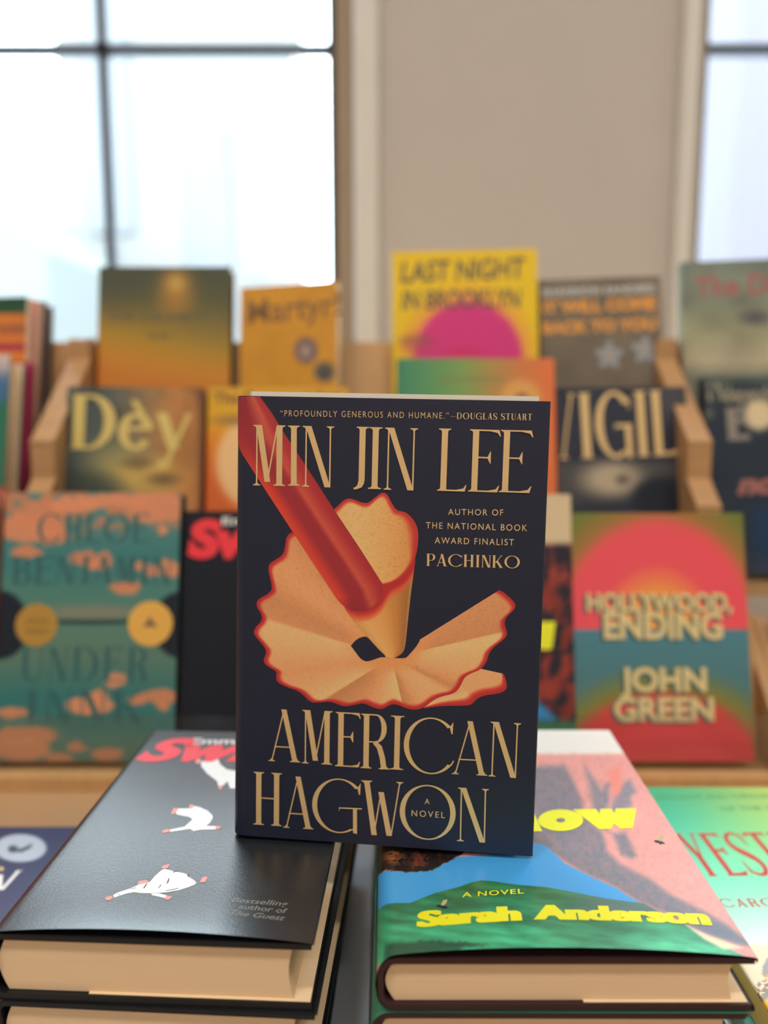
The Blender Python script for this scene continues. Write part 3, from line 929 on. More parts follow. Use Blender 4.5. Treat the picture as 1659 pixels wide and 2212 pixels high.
# straight upper edge of the right wing is cut off along a line, two holes show the cover colour
navym = mb.pm
def solid(pts, col, e):
    loc = [mb.loc(*p) for p in pts]
    Fq = []
    for t in tessellate_polygon([[Vector((p[0] * 1e3, p[1] * 1e3, 0)) for p in loc]]):
        a, b, c = (loc[i] for i in t)
        ar = (b[0] - a[0]) * (c[1] - a[1]) - (b[1] - a[1]) * (c[0] - a[0])
        Fq.append(tuple(t) if ar > 0 else (t[0], t[2], t[1]))
    layer(loc, Fq, np.tile(np.array(col, float), (len(loc), 1)), e)
solid(dens(Z8([(612, 942), (640, 908), (672, 890), (705, 884), (722, 896), (838, 1016), (800, 1009), (762, 1022), (722, 1036), (698, 1036), (668, 1018), (640, 978), (612, 942)]), 60), NAVY, .00014)
solid(list(map(tuple, dens(Z8([(1515, 603), (1270, 704), (1034, 804), (1042, 850), (1034, 910), (1004, 955), (960, 1004), (944, 1018), (880, 1017)]), 60))) + Z8([(940, 960), (985, 560), (1010, 560), (1515, 585)]), NAVY, .00014)
# 3 outer side of the cone
o_ = dens(Z8([(1006, 380), (1004, 430), (990, 530), (975, 640), (958, 800), (944, 940), (930, 985), (880, 1017)]), 70)
i_ = dens(Z8([(560, 650), (575, 720), (640, 800), (700, 870), (760, 940), (820, 1000), (840, 1016), (862, 1018)]), 70)
rim = dens(Z8([(540, 690), (580, 740), (640, 772), (700, 772), (750, 755), (800, 715), (830, 660), (860, 620), (930, 590), (975, 535), (1012, 470)]), 80)
def c3(t, i, q):
    C = ramp(t, [(0, (206, 146, 84)), (.15, (222, 164, 104)), (.45, (214, 150, 86)), (.75, (190, 122, 62)), (.93, (158, 104, 58)), (1, (190, 130, 78))])
    yb = np.interp(q[:, 0], rim[:, 0], rim[:, 1])
    dd = q[:, 1] - yb
    C = mixc(C, (214, 88, 56), 1 - sstep(-2, 13, dd)); C = mixc(C, RED, 1 - sstep(-14, 2, dd))
    return C
patch(i_, o_, c3, .00018, 40)
# 4 inner side of the cone, above the rim
o_ = dens(Z8([(800, 572), (640, 400), (440, 160), (505, 118), (535, 92), (575, 52), (612, 44), (680, 74), (722, 74), (762, 40), (800, 10), (832, 16), (858, 70), (892, 122), (942, 126), (986, 165), (1016, 215), (1025, 280), (1012, 390), (975, 462), (925, 522), (865, 560), (806, 572)]), 240)
cc = np.array(Z8([(700, 340)])[0])
o_[-1] = o_[0]
i_ = np.tile(cc, (240, 1)) + (o_ - cc) * .0005
def c4(t, i, q):
    u = (q[:, 0] - 700) / 210
    C = ramp(u, [(0, (224, 168, 116)), (.35, (230, 178, 122)), (.6, (226, 168, 108)), (1, (206, 132, 72))])
    lines = (vnoise(q[:, 0] * .22 + q[:, 1] * .05, q[:, 1] * .45 - q[:, 0] * .1, 9) > .74) * .07
    C = C * (1 - lines[:, None])
    dist = np.linalg.norm(q - o_[i], axis=1)
    f = i / 239.0
    wd = np.interp(f, [0, .25, .27, .5, .62, .68, .73, .80, .86, .93, 1], [.5, .5, 10, 10, 11, 15, 20, 17, 7, 5, 3.5])
    C = mixc(C, (206, 84, 60), 1 - sstep(wd * .6, wd * 1.35, dist)); C = mixc(C, (186, 52, 50), 1 - sstep(wd * .3, wd * .85, dist))
    return C
patch(i_, o_, c4, .00022, 48)
# 5 the pencil
L5 = [(507, 845), (507, 950), (511, 962), (527, 986), (560, 1037)]
lft = np.array([(506, 856), (506, 905), (507, 950), (515, 968), (527, 986), (572, 1056), (630, 1145), (690, 1236), (727, 1292)], float)
rgt = np.array([(562, 857), (588, 893), (605, 921), (615, 937), (627, 955), (668, 1017), (720, 1098), (780, 1188), (827, 1262)], float)
end = dens(Z8([(525, 652), (560, 695), (620, 728), (690, 732), (752, 705), (792, 650), (808, 570)]), 40)
STOPS = [(0, (206, 66, 48)), (.10, (200, 58, 46)), (.30, (150, 38, 50)), (.52, (152, 38, 50)), (.63, (196, 78, 64)), (.74, (184, 62, 58)), (.88, (168, 42, 50)), (1, (160, 40, 48))]
TOP = [(0, (140, 36, 52)), (.4, (144, 38, 50)), (.58, (172, 66, 60)), (.72, (196, 84, 70)), (.85, (170, 50, 52)), (1, (164, 44, 50))]
nu, rows = 40, []
def interp_rows(A, k=14):
    out = []
    for a, b in zip(A[:-1], A[1:]):
        out += [a + (b - a) * j / k for j in range(k)]
    return np.array(out + [A[-1]])
l2, r2 = interp_rows(lft), interp_rows(rgt)
P, C = [], []
for a, b in zip(l2, r2):
    for k in range(nu + 1):
        s = k / nu
        q = a + (b - a) * s
        P.append(mb.loc(*q))
        w_ = float(sstep(870, 1080, np.array([a[1]]))[0])
        C.append(ramp([s], STOPS)[0] * w_ + ramp([s], TOP)[0] * (1 - w_))
Fq = []
for a in range(len(l2) - 1):
    for k in range(nu):
        i = a * (nu + 1) + k
        Fq.append((i + nu + 1, i + nu + 2, i + 1, i))
layer(P, Fq, C, .00026)
P, C = [], []
for j in range(nu + 1):
    a = lft[-1] + (rgt[-1] - lft[-1]) * j / nu
    b = end[min(int(round(j / nu * 39)), 39)]
    for k in range(9):
        q = a + (b - a) * k / 8
        P.append(mb.loc(*q)); C.append(ramp([j / nu], STOPS)[0] * (1 - .05 * k / 8))
Fq = [(j * 9 + k, j * 9 + k + 1, (j + 1) * 9 + k + 1, (j + 1) * 9 + k) for j in range(nu) for k in range(8)]
layer(P, Fq, C, .00026)
art = mesh_obj('cover_picture', np.concatenate(LAY_V), LAY_F, mb.pm, mb.cover, False, np.concatenate(LAY_C))
art['label'] = 'printed red pencil with a curled wood shaving'
# lettering
mb.text('blurb_lettering', '\u201cPROFOUNDLY GENEROUS AND HUMANE.\u201d', (606, 899), (969, 904.5), 13, GOLD, bold=-.004, space=1.3, e=.0004)
mb.serif('blurb_name_lettering', '-DOUGLAS STUART', (973, 905), (1149, 908), 14, GOLD, t=.17, n=.05, sp=.16, word=.45, e=.0004)
for txt, a, b, c in (('AUTHOR OF', (968, 1112), (1087, 1113.5), 13), ('THE NATIONAL BOOK', (920, 1141), (1138.5, 1147), 13.4), ('AWARD FINALIST', (939, 1173.5), (1110, 1178), 13.4),
                     ('A', (917.5, 1736), (928, 1736.5), 11.5), ('NOVEL', (889, 1762), (961, 1766.5), 13)):
    mb.text('small_lettering', txt, a, b, c, GOLD, bold=0.004, space=1.25 if txt != 'NOVEL' else 1.35, e=.0004)
mb.serif('cited_title_lettering', 'PACHINKO', (920.7, 1222), (1122.5, 1227.5), 26.5, GOLD, t=.14, n=.045, sp=.07, e=.0004)
def big(name, items, ox, oy, sc, t, n):
    out = []
    for ch, x0, x1, yt, yb, slope in items:
        (a, b), (c, d) = zq([(x0, yb), (x1, yb + slope)], ox, oy, sc)
        top = zq([((x0 + x1) / 2, yt + slope / 2)], ox, oy, sc)[0]
        l, r_ = mb.loc(a, b), mb.loc(c, d)
        tp = mb.loc(*top)
        dr = r_ - l
        wd = np.linalg.norm(dr)
        dr /= wd
        nn = np.array([-dr[1], dr[0]])
        hh = (tp - (l + r_) / 2) @ nn
        for p in glyph(ch, wd / hh, t, n, .055):
            out.append([l + dr * (u * hh) + nn * (v * hh) for u, v in p])
    return mb.polys(name, out, GOLD, .00042)
big('author_lettering', [('M', 150, 305, 196, 489, 4), ('I', 319, 376, 200, 491, 1), ('N', 387, 539, 201, 496, 4), ('J', 640, 704, 205, 507, 2), ('I', 706, 770, 207, 506, 2), ('N', 782, 941, 209, 510, 5),
                         ('L', 1040, 1182, 213, 515, 5), ('E', 1190, 1340, 217, 519, 5), ('E', 1339, 1496, 220, 522, 5)], 480, 830, 2.2419, .098, .024)
big('title_lettering', [('A', 225, 379, 404, 657, 8), ('M', 387, 533, 409, 668, 8), ('E', 547, 668, 419, 682, 7), ('R', 670, 811, 427, 691, 8), ('I', 812, 877, 436, 697, 4), ('C', 880, 1124, 446, 712, 9),
                        ('A', 1112, 1284, 460, 720, 9), ('N', 1289, 1436, 465, 731, 10),
                        ('H', 152, 289, 708, 964, 9), ('A', 296, 443, 728, 979, 9), ('G', 438, 678, 740, 996, 11), ('W', 673, 876, 749, 1012, 11), ('O', 861, 1131, 771, 1029, 11), ('N', 1137, 1286, 784, 1044, 9)],
    480, 1350, 2.2419, .098, .024)

# ------------------------------------------------------------------ left stack: black novels
HL, HR = .8563, .8540
riser = MB().box(-.23, -.0075, .29, .605, TABLE, TABLE + .0075).build('riser_board', mat('grey_laminate', None, .28, 1.0, raw=(.40, .44, .50, 1), noise=.05, nscale=40, bump=.05), None, .001)
riser['label'] = 'grey laminate board showing in the gap between the two stacks'
riser['category'] = 'board'
WL, HH_L = .1465, .226
TLk = (HL - TABLE - .0075 - .0005) / 3
def pose_flat(x, y, z, deg):
    a = R(deg)
    return mtx((math.cos(a), math.sin(a), 0), (-math.sin(a), math.cos(a), 0), (0, 0, 1), (x, y, z))
BLACKJ = (26, 29, 36)
lab = ['black novel with a small falling figure drawn in white, topmost of the left stack', 'black novel in the left stack, directly under the topmost one', 'bottom black novel of the left stack, on the grey board']
for k in range(3):
    z = HL - TLk * (k + 1)
    dx, da = ((0, 0), (.0012, -.5), (-.001, .4))[k]
    bk = Book(pose_flat(-.1775 + dx, .349, z + .0001, -3.0 + da), WL, HH_L, TLk - .0004, lab[k], 'book', 'black novels of the left stack', paint=flat(BLACKJ), edge=(16, 18, 24),
              res=.004 if k else .0025, r=.006, bulge=.0042 if k == 0 else 0.0, inset=.009, rough=.33, spec=1.0, jbump=.25 if k == 0 else 0.0)
    # pale endpaper lying on the back board
    eb = MB().box(.045, WL - .0015, .0015, HH_L - .0015, .0032, .0035).build('endpaper', mat('endpaper', None, .8, .2, raw=(.86, .66, .43, 1)), bk.root)
    if k == 0:
        left = bk
ZF = lambda pts: zq(pts, 200, 1840, 3.318)
ZG = lambda pts: zq(pts, 200, 1580, 5.184)
wh, pk, dk = [], [], []
wh.append(ZF([(148, 345), (180, 325), (250, 300), (300, 278), (330, 262), (400, 245), (415, 235), (450, 190), (500, 142), (520, 137), (560, 148), (600, 158), (650, 168), (672, 176), (690, 200), (720, 218), (745, 240), (735, 258), (690, 280), (620, 305), (540, 322), (440, 332), (350, 330), (300, 322), (240, 335), (185, 355), (160, 367)]))
wh.append(ZF([(418, 335), (480, 332), (535, 350), (518, 370), (470, 357), (430, 348)]))
pk += [ZF([(90, 372), (105, 358), (140, 352), (150, 365), (130, 385), (105, 390)]), ZF([(325, 245), (340, 232), (385, 226), (402, 236), (400, 246), (328, 262)]), ZF([(492, 130), (505, 112), (545, 100), (554, 104), (540, 130), (508, 138)]),
       ZF([(770, 232), (790, 200), (815, 193), (824, 205), (808, 238), (780, 243)]), ZF([(515, 372), (540, 352), (570, 356), (560, 372), (545, 386), (525, 382)])]
dk += [ZF([(530, 255), (545, 212), (552, 210), (546, 240), (534, 256)]), ZF([(470, 288), (490, 262), (495, 263), (475, 290)]), ZF([(362, 293), (385, 255), (396, 250), (372, 292)]), ZF([(524, 308), (570, 300), (614, 288), (616, 292), (575, 304), (524, 312)]),
       ZF([(182, 332), (200, 350), (197, 352), (179, 334)]), ZF([(575, 160), (610, 148), (614, 153), (580, 166)]), ZF([(680, 196), (690, 175), (695, 178), (686, 200)]), ZF([(270, 296), (312, 285), (313, 289), (272, 299)])]
wh.append(ZG([(862, 1105), (1030, 1070), (1085, 1020), (1120, 985), (1080, 960), (1000, 945), (940, 930), (925, 890), (960, 865), (1080, 865), (1140, 838), (1200, 850), (1290, 890), (1345, 945), (1345, 975), (1310, 1030), (1270, 1060), (1380, 1065), (1385, 1100), (1210, 1105), (1130, 1120), (1090, 1095), (870, 1130)]))
pk += [ZG([(775, 1130), (795, 1108), (840, 1098), (862, 1112), (850, 1135), (800, 1142)]), ZG([(880, 920), (905, 865), (965, 865), (935, 910), (900, 930)]), ZG([(1075, 850), (1095, 822), (1130, 825), (1125, 860), (1085, 868)]), ZG([(1370, 1090), (1390, 1062), (1450, 1072), (1420, 1095), (1390, 1104)])]
wh.append(ZG([(1215, 345), (1290, 310), (1400, 300), (1430, 370), (1500, 425), (1640, 450), (1640, 640), (1540, 640), (1510, 560), (1460, 610), (1410, 620), (1395, 560), (1280, 470), (1215, 390)]))
pk += [ZG([(1145, 340), (1170, 305), (1215, 310), (1215, 350), (1170, 368)]), ZG([(1405, 610), (1450, 605), (1450, 645), (1415, 650)])]
for nm, pl, m_, e_ in (('drawn_figure', wh, INKW, .00012), ('drawn_hand', pk, INKP, .00018), ('drawn_fold', dk, INKK, .00018)):
    for p in pl:
        left.polys(nm, [left.locs(p)], m_, e_)
left.text('title_lettering', 'Switch', (290, 1642), (760, 1642), 46, INKR, bold=.05, shear=.35, e=.0002)
left.text('author_lettering', 'Emma Cline', (412, 1607), (640, 1607), 12, INKW, bold=.02, shear=0, e=.0001)
for t, a, b, sh in (('Bestselling', (499, 1958), (621, 1963), .2), ('author of', (514, 1973), (619, 1979), .1), ('The Guest', (496, 1988), (614, 1995.5), .3)):
    left.text('small_lettering', t, a, b, 11, INKG, bold=.01, shear=sh)

# ------------------------------------------------------------------ right stack: painted landscape novels
ZL = lambda pts: zq(pts, 780, 1550, 1.8874)
def paint_land(u, v, px, py, white=True):
    x, y = px, py
    n1 = fbm(x * .02 + y * .015, y * .06 - x * .045, 11)
    n2 = fbm(x * .12, y * .12, 21)
    C = np.tile(np.array([216, 146, 146.]), (len(x), 1)) * (.93 + .14 * n2[:, None])
    wob = (n1 - .5) * 40
    SL = np.array([96, 106, 126.])
    for P, sf, cc in (
        (ZL([(600, 195), (830, 195), (870, 262), (900, 330), (905, 395), (985, 470), (1000, 540), (1060, 600), (1180, 660), (1260, 720), (1400, 790), (1500, 850), (1600, 935), (1520, 920), (1380, 870), (1250, 800), (1150, 760), (1040, 695), (900, 630), (790, 560), (600, 540)]), 9, SL),
        (ZL([(905, 195), (985, 300), (1040, 215), (1010, 330), (990, 400), (1010, 470), (935, 420), (940, 300)]), 10, SL * 1.05),
        (ZL([(1025, 470), (1080, 470), (1120, 560), (1110, 580), (1060, 560)]), 9, SL),
        (ZL([(1040, 300), (1095, 250), (1120, 300), (1080, 380), (1010, 400)]), 9, SL * 1.1)):
        C = mixc(C, cc, polymask(x + wob * .4, y + wob * .3, P, sf) * (.75 + .5 * (n2 - .4)).clip(0, 1))
    C = mixc(C, (235, 130, 120), polymask(x, y, ZL([(1005, 215), (1060, 200), (1060, 300), (1030, 330)]), 8))
    C = mixc(C, (170, 130, 140), (fbm(x * .2 + y * .12, y * .25 - x * .22, 31) > .62) * .16)
    if white:
        C = mixc(C, (226, 224, 218), 1 - sstep(1622, 1634, y + (n2 - .5) * 8))
    # lake, hill
    lake = ZL([(-60, 600), (90, 625), (200, 630), (290, 622), (345, 592), (390, 568), (520, 560), (600, 540), (690, 508), (745, 518), (790, 555), (830, 595), (900, 630), (960, 660), (1040, 695), (1100, 735), (1148, 760), (900, 900), (-60, 900)])
    C = mixc(C, (62, 150, 226), polymask(x, y, lake, 1.2))
    hill = ZL([(-60, 800), (60, 792), (100, 762), (135, 756), (200, 756), (300, 716), (400, 690), (450, 672), (490, 664), (540, 668), (640, 682), (760, 692), (880, 715), (1000, 738), (1100, 752), (1150, 758), (1230, 800), (1330, 850), (1460, 925), (1640, 1010), (-60, 1010)])
    hm = polymask(x, y, hill, 1.5)
    t = np.clip((y - 1900) / 150, 0, 1)
    rid = fbm(x * .012 + y * .02, y * .075 - x * .012, 41)
    G = ramp(t, [(0, (40, 104, 62)), (.4, (44, 112, 84)), (1, (60, 160, 124))])
    G = G * (.66 + .72 * rid[:, None])
    C = C * (1 - hm[:, None]) + G * hm[:, None]
    C = mixc(C, (96, 112, 126), hm * sstep(1180, 1330, x) * (1 - sstep(.5, .62, t)) * .7)
    C = mixc(C, (30, 62, 52), polymask(x, y + (n2 - .5) * 10, ZL([(100, 925), (260, 908), (380, 915), (520, 925), (300, 960), (90, 985)]), 5) * .8)
    # bottom right corner of the cliff
    C = mixc(C, (100, 108, 130), polymask(x, y, ZL([(1250, 770), (1480, 850), (1600, 935), (1420, 880), (1330, 840)]), 8) * .8)
    C = mixc(C, (222, 205, 180), polymask(x, y, ZL([(1330, 850), (1420, 890), (1560, 940), (1480, 945), (1400, 905)]), 4))
    # dark tree at the left
    tr_ = polymask(x, y + (n2 - .5) * 8, ZL([(-60, 380), (460, 380), (430, 540), (395, 568), (345, 592), (290, 621), (200, 630), (100, 621), (60, 650), (-60, 650)]), 2)
    C = mixc(C, (22, 17, 18), tr_)
    C = mixc(C, (150, 92, 50), tr_ * ell(x, y, 851, 1852, 20, 14, .8) * (n2 > .4)); C = mixc(C, (120, 56, 42), tr_ * ell(x, y, 905, 1862, 16, 20, .8) * (n2 > .45))
    C = mixc(C, (62, 32, 24), tr_ * sstep(.45, .7, n2) * .7)
    return C
WR, HH_R, = .1635, .245
TRk = (HR - TABLE - .0005) / 4
labr = ['painted landscape novel with yellow lettering, topmost of the right stack', 'painted landscape novel, second from the top of the right stack', 'painted landscape novel, third from the top of the right stack', 'painted landscape novel at the bottom of the right stack']
for k in range(4):
    z = HR - TRk * (k + 1)
    dx, da = ((0, 0), (-.0025, -.2), (.001, .3), (0, 0))[k]
    bk = Book(pose_flat(-.0032 + dx, .3355, z + .0001, da), WR, HH_R, TRk - .0004, labr[k], 'book', 'painted landscape novels of the right stack', paint=paint_land if k == 0 else flat((60, 120, 100)), edge=(46, 24, 30),
              res=.00055 if k == 0 else .006, r=.0085, bulge=.0050 if k == 0 else 0, inset=.0085, rough=.34, spec=.8, spine=(40, 70, 62), back=(60, 60, 66))
    MB().box(.09, WR - .002, .0015, HH_R - .0015, .0032, .0035).build('endpaper', MATS['endpaper'], bk.root)
    if k == 0:
        right = bk
right.text('author_lettering', 'Sarah', (900, 2012), (1131, 2003), 35, INKY, bold=.034, shear=.12, e=.0002, smear=.045)
right.text('author_lettering', 'Anderson', (1152, 2001), (1541, 2003), 34, INKY, bold=.034, shear=.1, e=.0002, smear=.045)
right.text('novel_lettering', 'A NOVEL', (998, 1945), (1132, 1937), 11, INKY, bold=.012, shear=.2, space=1.15)
Z4 = lambda pts: zq(pts, 1140, 1560, 4.608)
now = [Z4([(-300, 900), (-80, 900), (60, 900), (145, 1090), (-60, 1096), (-300, 1096)]),
       Z4([(450, 872), (676, 866), (715, 915), (722, 866), (835, 864), (862, 912), (878, 862), (1082, 860), (1045, 1058), (925, 1064), (858, 1014), (832, 1066), (712, 1070)])]
rg = ring(0, 0, 1, 1, .80, .80, 0, 180) , ring(0, 0, 1, 1, .80, .80, 180, 360)
for q in rg:
    now.append(Z4([(328 + 224 * a, 980 - 108 * b) for a, b in q]))
right.polys('title_lettering', [right.locs(p) for p in now], INKY, .0002)
def bee(x, y, s):
    return [[(x + s * a, y + s * b) for a, b in p] for p in (((-13, -3), (-6, -5), (0, -3), (8, -1), (14, 4), (6, 3), (2, 6), (0, 2), (-6, 1)),)], \
           [[(x + s * a, y + s * b) for a, b in ((-3, -4), (2, -15), (11, -16), (9, -8), (3, -2))]]
d1, w1 = bee(955, 1967, 1.05)
d2, w2 = bee(1424, 1820, .95)
for p in d1 + d2:
    right.polys('drawn_bee', [right.locs(p)], INKK, .0002)
for p in w1 + w2:
    right.polys('drawn_wing', [right.locs(p)], mat('ink_wing', (170, 165, 120), .5), .0002)

# ------------------------------------------------------------------ low piles further back
def paint_mint(u, v, px, py):
    t = np.clip((py - 1700) / 330, 0, 1)
    a = ramp(t, [(0, (66, 170, 130)), (.2, (60, 186, 160)), (.5, (96, 214, 190)), (.8, (150, 226, 206)), (1, (206, 236, 224))])
    b = ramp(t, [(0, (176, 190, 96)), (.3, (140, 204, 130)), (.6, (120, 214, 180)), (1, (206, 236, 224))])
    w_ = sstep(1400, 1700, px)
    C = a * (1 - w_[:, None]) + b * w_[:, None]
    C = mixc(C, (232, 208, 184), sstep(2036, 2046, py))
    C = mixc(C, (150, 142, 156), polymask(px, py, [(1646, 2108), (1648, 2085), (1659, 2068), (1720, 2060), (1720, 2108)], 1.5))
    C = mixc(C, (205, 150, 90), polymask(px, py, [(1646, 2106), (1720, 2098), (1720, 2112), (1650, 2112)], 1.5))
    br = polymask(px, py, [(1622, 2140), (1640, 2122), (1665, 2112), (1720, 2112), (1720, 2175), (1640, 2165)], 2)
    C = mixc(C, (150, 112, 96), br * (vnoise(px * .3, py * .3 + px * .2, 3) > .45))
    C = mixc(C, (130, 130, 132), polymask(px, py, [(1636, 2168), (1655, 2140), (1720, 2150), (1720, 2160)], 2))
    C = mixc(C, (226, 170, 40), polymask(px, py, [(1640, 2170), (1662, 2150), (1760, 2140), (1760, 2200), (1662, 2200), (1650, 2190)], 1.5))
    C = mixc(C, (190, 104, 56), polymask(px, py, [(1628, 2190), (1642, 2172), (1662, 2196), (1700, 2240), (1620, 2260)], 1.5))
    return C
def paint_bluecover(u, v, px, py):
    return np.tile(np.array([120, 190, 200.]), (len(u), 1))
zt = TABLE
for k, (lb, pf, T, x, y) in enumerate((('white book at the bottom of the low pile right of the painted novels', flat((225, 228, 230)), .014, .181, .376),
                                       ('pale blue book in the middle of the low pile at the right', paint_bluecover, .012, .1835, .374),
                                       ('mint green novel with a red title, on top of the low pile at the right', paint_mint, .0185, .1875, .3725))):
    bk = Book(pose_flat(x, y, zt + .0002, 0), .158, .2385, T, lb, 'book', 'books in the low pile at the right', name='paperback_book', paint=pf, res=.0012 if k == 2 else .01, r=.0015, kind='soft', rough=.36, spine=((228, 228, 226), (120, 190, 205), (226, 206, 130))[k])
    zt += T + .0004
mint = bk
INKM = mat('ink_maroon', (186, 52, 44), .5)
mint.serif('title_lettering', 'YESTERYEAR', (1516, 1893), (2060, 1885), 82, INKM, t=.15, n=.06, sp=.09)
mint.serif('author_lettering', 'CARO CLAIRE', (1560, 1960), (1860, 1956), 16, INKM, t=.13, n=.07, sp=.16, word=.6)
mint.text('quote_lettering', 'A BRILLIANT AND THRILLING NOVEL', (1400, 1728), (1760, 1722), 8, mat('ink_green', (80, 150, 100), .5), bold=.01)
mint.text('quote_lettering', 'OF THE YEAR', (1560, 1752), (1720, 1748), 8, MATS['ink_green'], bold=.01)
def paint_navy(u, v, px, py):
    C = np.tile(np.array([52, 58, 96.]), (len(u), 1))
    d = ell(px, py, 44, 1832, 56, 30, .06)
    C = mixc(C, (170, 180, 205), d)
    C = mixc(C, (60, 74, 92), ell(px, py, 28, 1834, 11, 8, .3)); C = mixc(C, (60, 74, 92), polymask(px, py, [(30, 1838), (48, 1832), (70, 1822), (66, 1832), (45, 1842)], 2))
    return C
zt = TABLE
for k, (lb, pf, T) in enumerate((('plain navy book under the novel with the round seal, left of the black stack', flat((52, 58, 96)), .011), ('navy novel with a round pale seal, left of the black stack', paint_navy, .0125))):
    bk = Book(pose_flat(-.3480 + .001 * k, .372 - .001 * k, zt + .0002, 0), .152, .2205, T, lb, 'book', 'navy books lying left of the black stack', name='paperback_book', paint=pf, res=.0012, r=.0015, kind='soft', rough=.34)
    zt += T + .0004
bk.serif('title_lettering', 'W', (-70, 1925), (24, 1922), 38, INKW, t=.16, n=.08)
bk.polys('drawn_dot', [bk.locs([(3 + 5 * math.cos(a), 1877 + 4 * math.sin(a)) for a in np.linspace(0, 6.28, 14)[::-1]])], mat('ink_cream', (215, 185, 140), .5), .00012)

# ------------------------------------------------------------------ books on the middle rack, front row
GR = 'books facing out on the middle rack'
def rb(tier, T, pl, pr, label, paint, yaw=0, roll=0, H=None, res=.002, group=GR, name='hardcover_book', kind='hard', edge=(30, 30, 34), spine=None, back=None, rough=.5, extra=0.0, spec=.25):
    M, Wd, Hh = bmat(tier, T, pl, pr, R(yaw), R(roll), H, extra)
    return Book(M, Wd, Hh, T, label, 'book', group, name=name, paint=paint, res=res, kind=kind, edge=edge, r=.004 if kind == 'hard' else .0012, inset=.005, spine=spine, back=back, rough=rough, spec=spec)
def paint_teal(u, v, px, py):
    C = ramp(np.clip((py - 1060) / 600, 0, 1), [(0, (86, 122, 124)), (.25, (56, 112, 118)), (.45, (82, 120, 110)), (.6, (84, 112, 104)), (.75, (48, 106, 110)), (1, (84, 112, 104))])
    n = fbm(px * .016, py * .03, 51); n2 = fbm(px * .05, py * .08, 57)
    OR = np.array([200, 128, 98.])
    top = 1 - sstep(1090, 1165, py + (n - .5) * 90 + np.where(px < 120, -70, 0) * sstep(140, 40, px) * 0)
    C = mixc(C, OR * .92, top * sstep(.40, .52, n2) * .9)
    lobes = [(60, 1140, 70, 34), (115, 1150, 36, 28), (100, 1110, 50, 30), (340, 1095, 70, 34), (250, 1080, 80, 16), (160, 1090, 46, 18), (57, 1193, 34, 13), (175, 1205, 30, 17), (225, 1213, 22, 22), (200, 1222, 22, 12), (268, 1270, 34, 14), (305, 1224, 20, 10), (362, 1226, 26, 20), (330, 1232, 20, 10),
             (250, 1468, 25, 15), (195, 1524, 52, 18), (215, 1504, 22, 14), (30, 1540, 36, 12), (350, 1505, 50, 16), (295, 1513, 22, 12), (352, 1524, 18, 12), (50, 1590, 80, 22), (40, 1620, 70, 24), (128, 1640, 30, 16), (170, 1614, 22, 10), (232, 1630, 36, 14), (349, 1144, 10, 10)]
    for a, b, c, d in lobes:
        C = mixc(C, OR * (.94 + .1 * (a % 7) / 7), ell(px + (n - .5) * 26, py + (n2 - .5) * 16, a, b, c, d, .18) * .95)
    C = mixc(C, (140, 118, 106), ell(px, py, 200, 1322, 110, 14, .5) * .6)
    dark = ell(px, py, 0, 1350, 62, 74, .06) + ell(px, py, 392, 1350, 64, 72, .06)
    C = mixc(C, (24, 32, 46), np.clip(dark, 0, 1)); C = mixc(C, (24, 32, 46), polymask(px, py, [(60, 1340), (330, 1338), (330, 1346), (200, 1349), (60, 1347)], 3) * .8)
    return C
teal = rb(0, .024, (9, 1064), (390, 1064), 'teal and coral cloud patterned novel with two gold seals, left in the front row', paint_teal, res=.0018)
INKT = mat('ink_deep_teal', (40, 86, 92), .5)
teal.serif('author_lettering', 'CHLOE', (80, 1172), (320, 1172), 62, INKT, t=.16, n=.05, sp=.12)
teal.serif('author_lettering', 'BENJAMIN', (25, 1262), (370, 1262), 60, INKT, t=.16, n=.05, sp=.08)
teal.serif('title_lettering', 'UNDER', (44, 1472), (320, 1472), 74, INKT, t=.15, n=.04, sp=.14)
teal.serif('title_lettering', 'INNK', (50, 1560), (310, 1560), 68, INKT, t=.15, n=.04, sp=.14)
def seal(b, px, py, rad, m, name, e=.0004):
    c = b.loc(px, py)
    return b.polys(name, [[c + rad * np.array([math.cos(a), math.sin(a)]) for a in np.linspace(0, 2 * math.pi, 40)[:-1]]], m, e)
SEAL = mat('gold_seal', (208, 158, 76), .4, .5)
SEAL2 = mat('dull_gold_seal', (162, 124, 56), .4, .5)
seal(teal, 79, 1350, .0192, SEAL2, 'round_seal')
seal(teal, 325, 1347, .0203, SEAL, 'round_seal')
teal.polys('seal_emblem', [teal.locs([(308, 1354), (342, 1354), (330, 1342), (325, 1330), (318, 1342)])], mat('ink_plum', (110, 84, 80), .5), .0006)
teal.text('seal_lettering', 'GOOD', (58, 1346), (104, 1346), 9, mat('ink_bronze', (118, 92, 48), .5), bold=.02, e=.0006)
teal.text('seal_lettering', 'READ', (58, 1368), (104, 1368), 9, MATS['ink_bronze'], bold=.02, e=.0006)
blk = rb(0, .026, (396, 1104), (768, 1104), 'black novel with a red title standing in the front row beside the teal novel', flat((20, 24, 36)), res=.006, edge=(16, 18, 24))
blk.text('title_lettering', 'Switch', (405, 1200), (755, 1200), 78, INKR, bold=.06, shear=.12, e=.0002)
blk.text('author_lettering', 'Emma Cline', (480, 1133), (690, 1133), 16, INKW, bold=.02)
def paint_land2(u, v, px, py):
    # same cover as the stacked painted novels
    C = np.tile(np.array([118, 48, 44.]), (len(u), 1)) * (.8 + .5 * fbm(u * 14, v * 20, 61)[:, None])
    n = fbm(u * 9 + v * 12, v * 12 - u * 16, 63)
    C = mixc(C, (40, 36, 50), sstep(.42, .58, n))
    C = mixc(C, (44, 128, 196), polymask(u, v, [(-.1, .28), (.45, .42), (.9, .15), (-.1, .12)], .01))
    C = mixc(C, (44, 112, 84), 1 - sstep(.13, .16, v))
    C = mixc(C, (196, 172, 146), sstep(.80, .82, v))
    return C
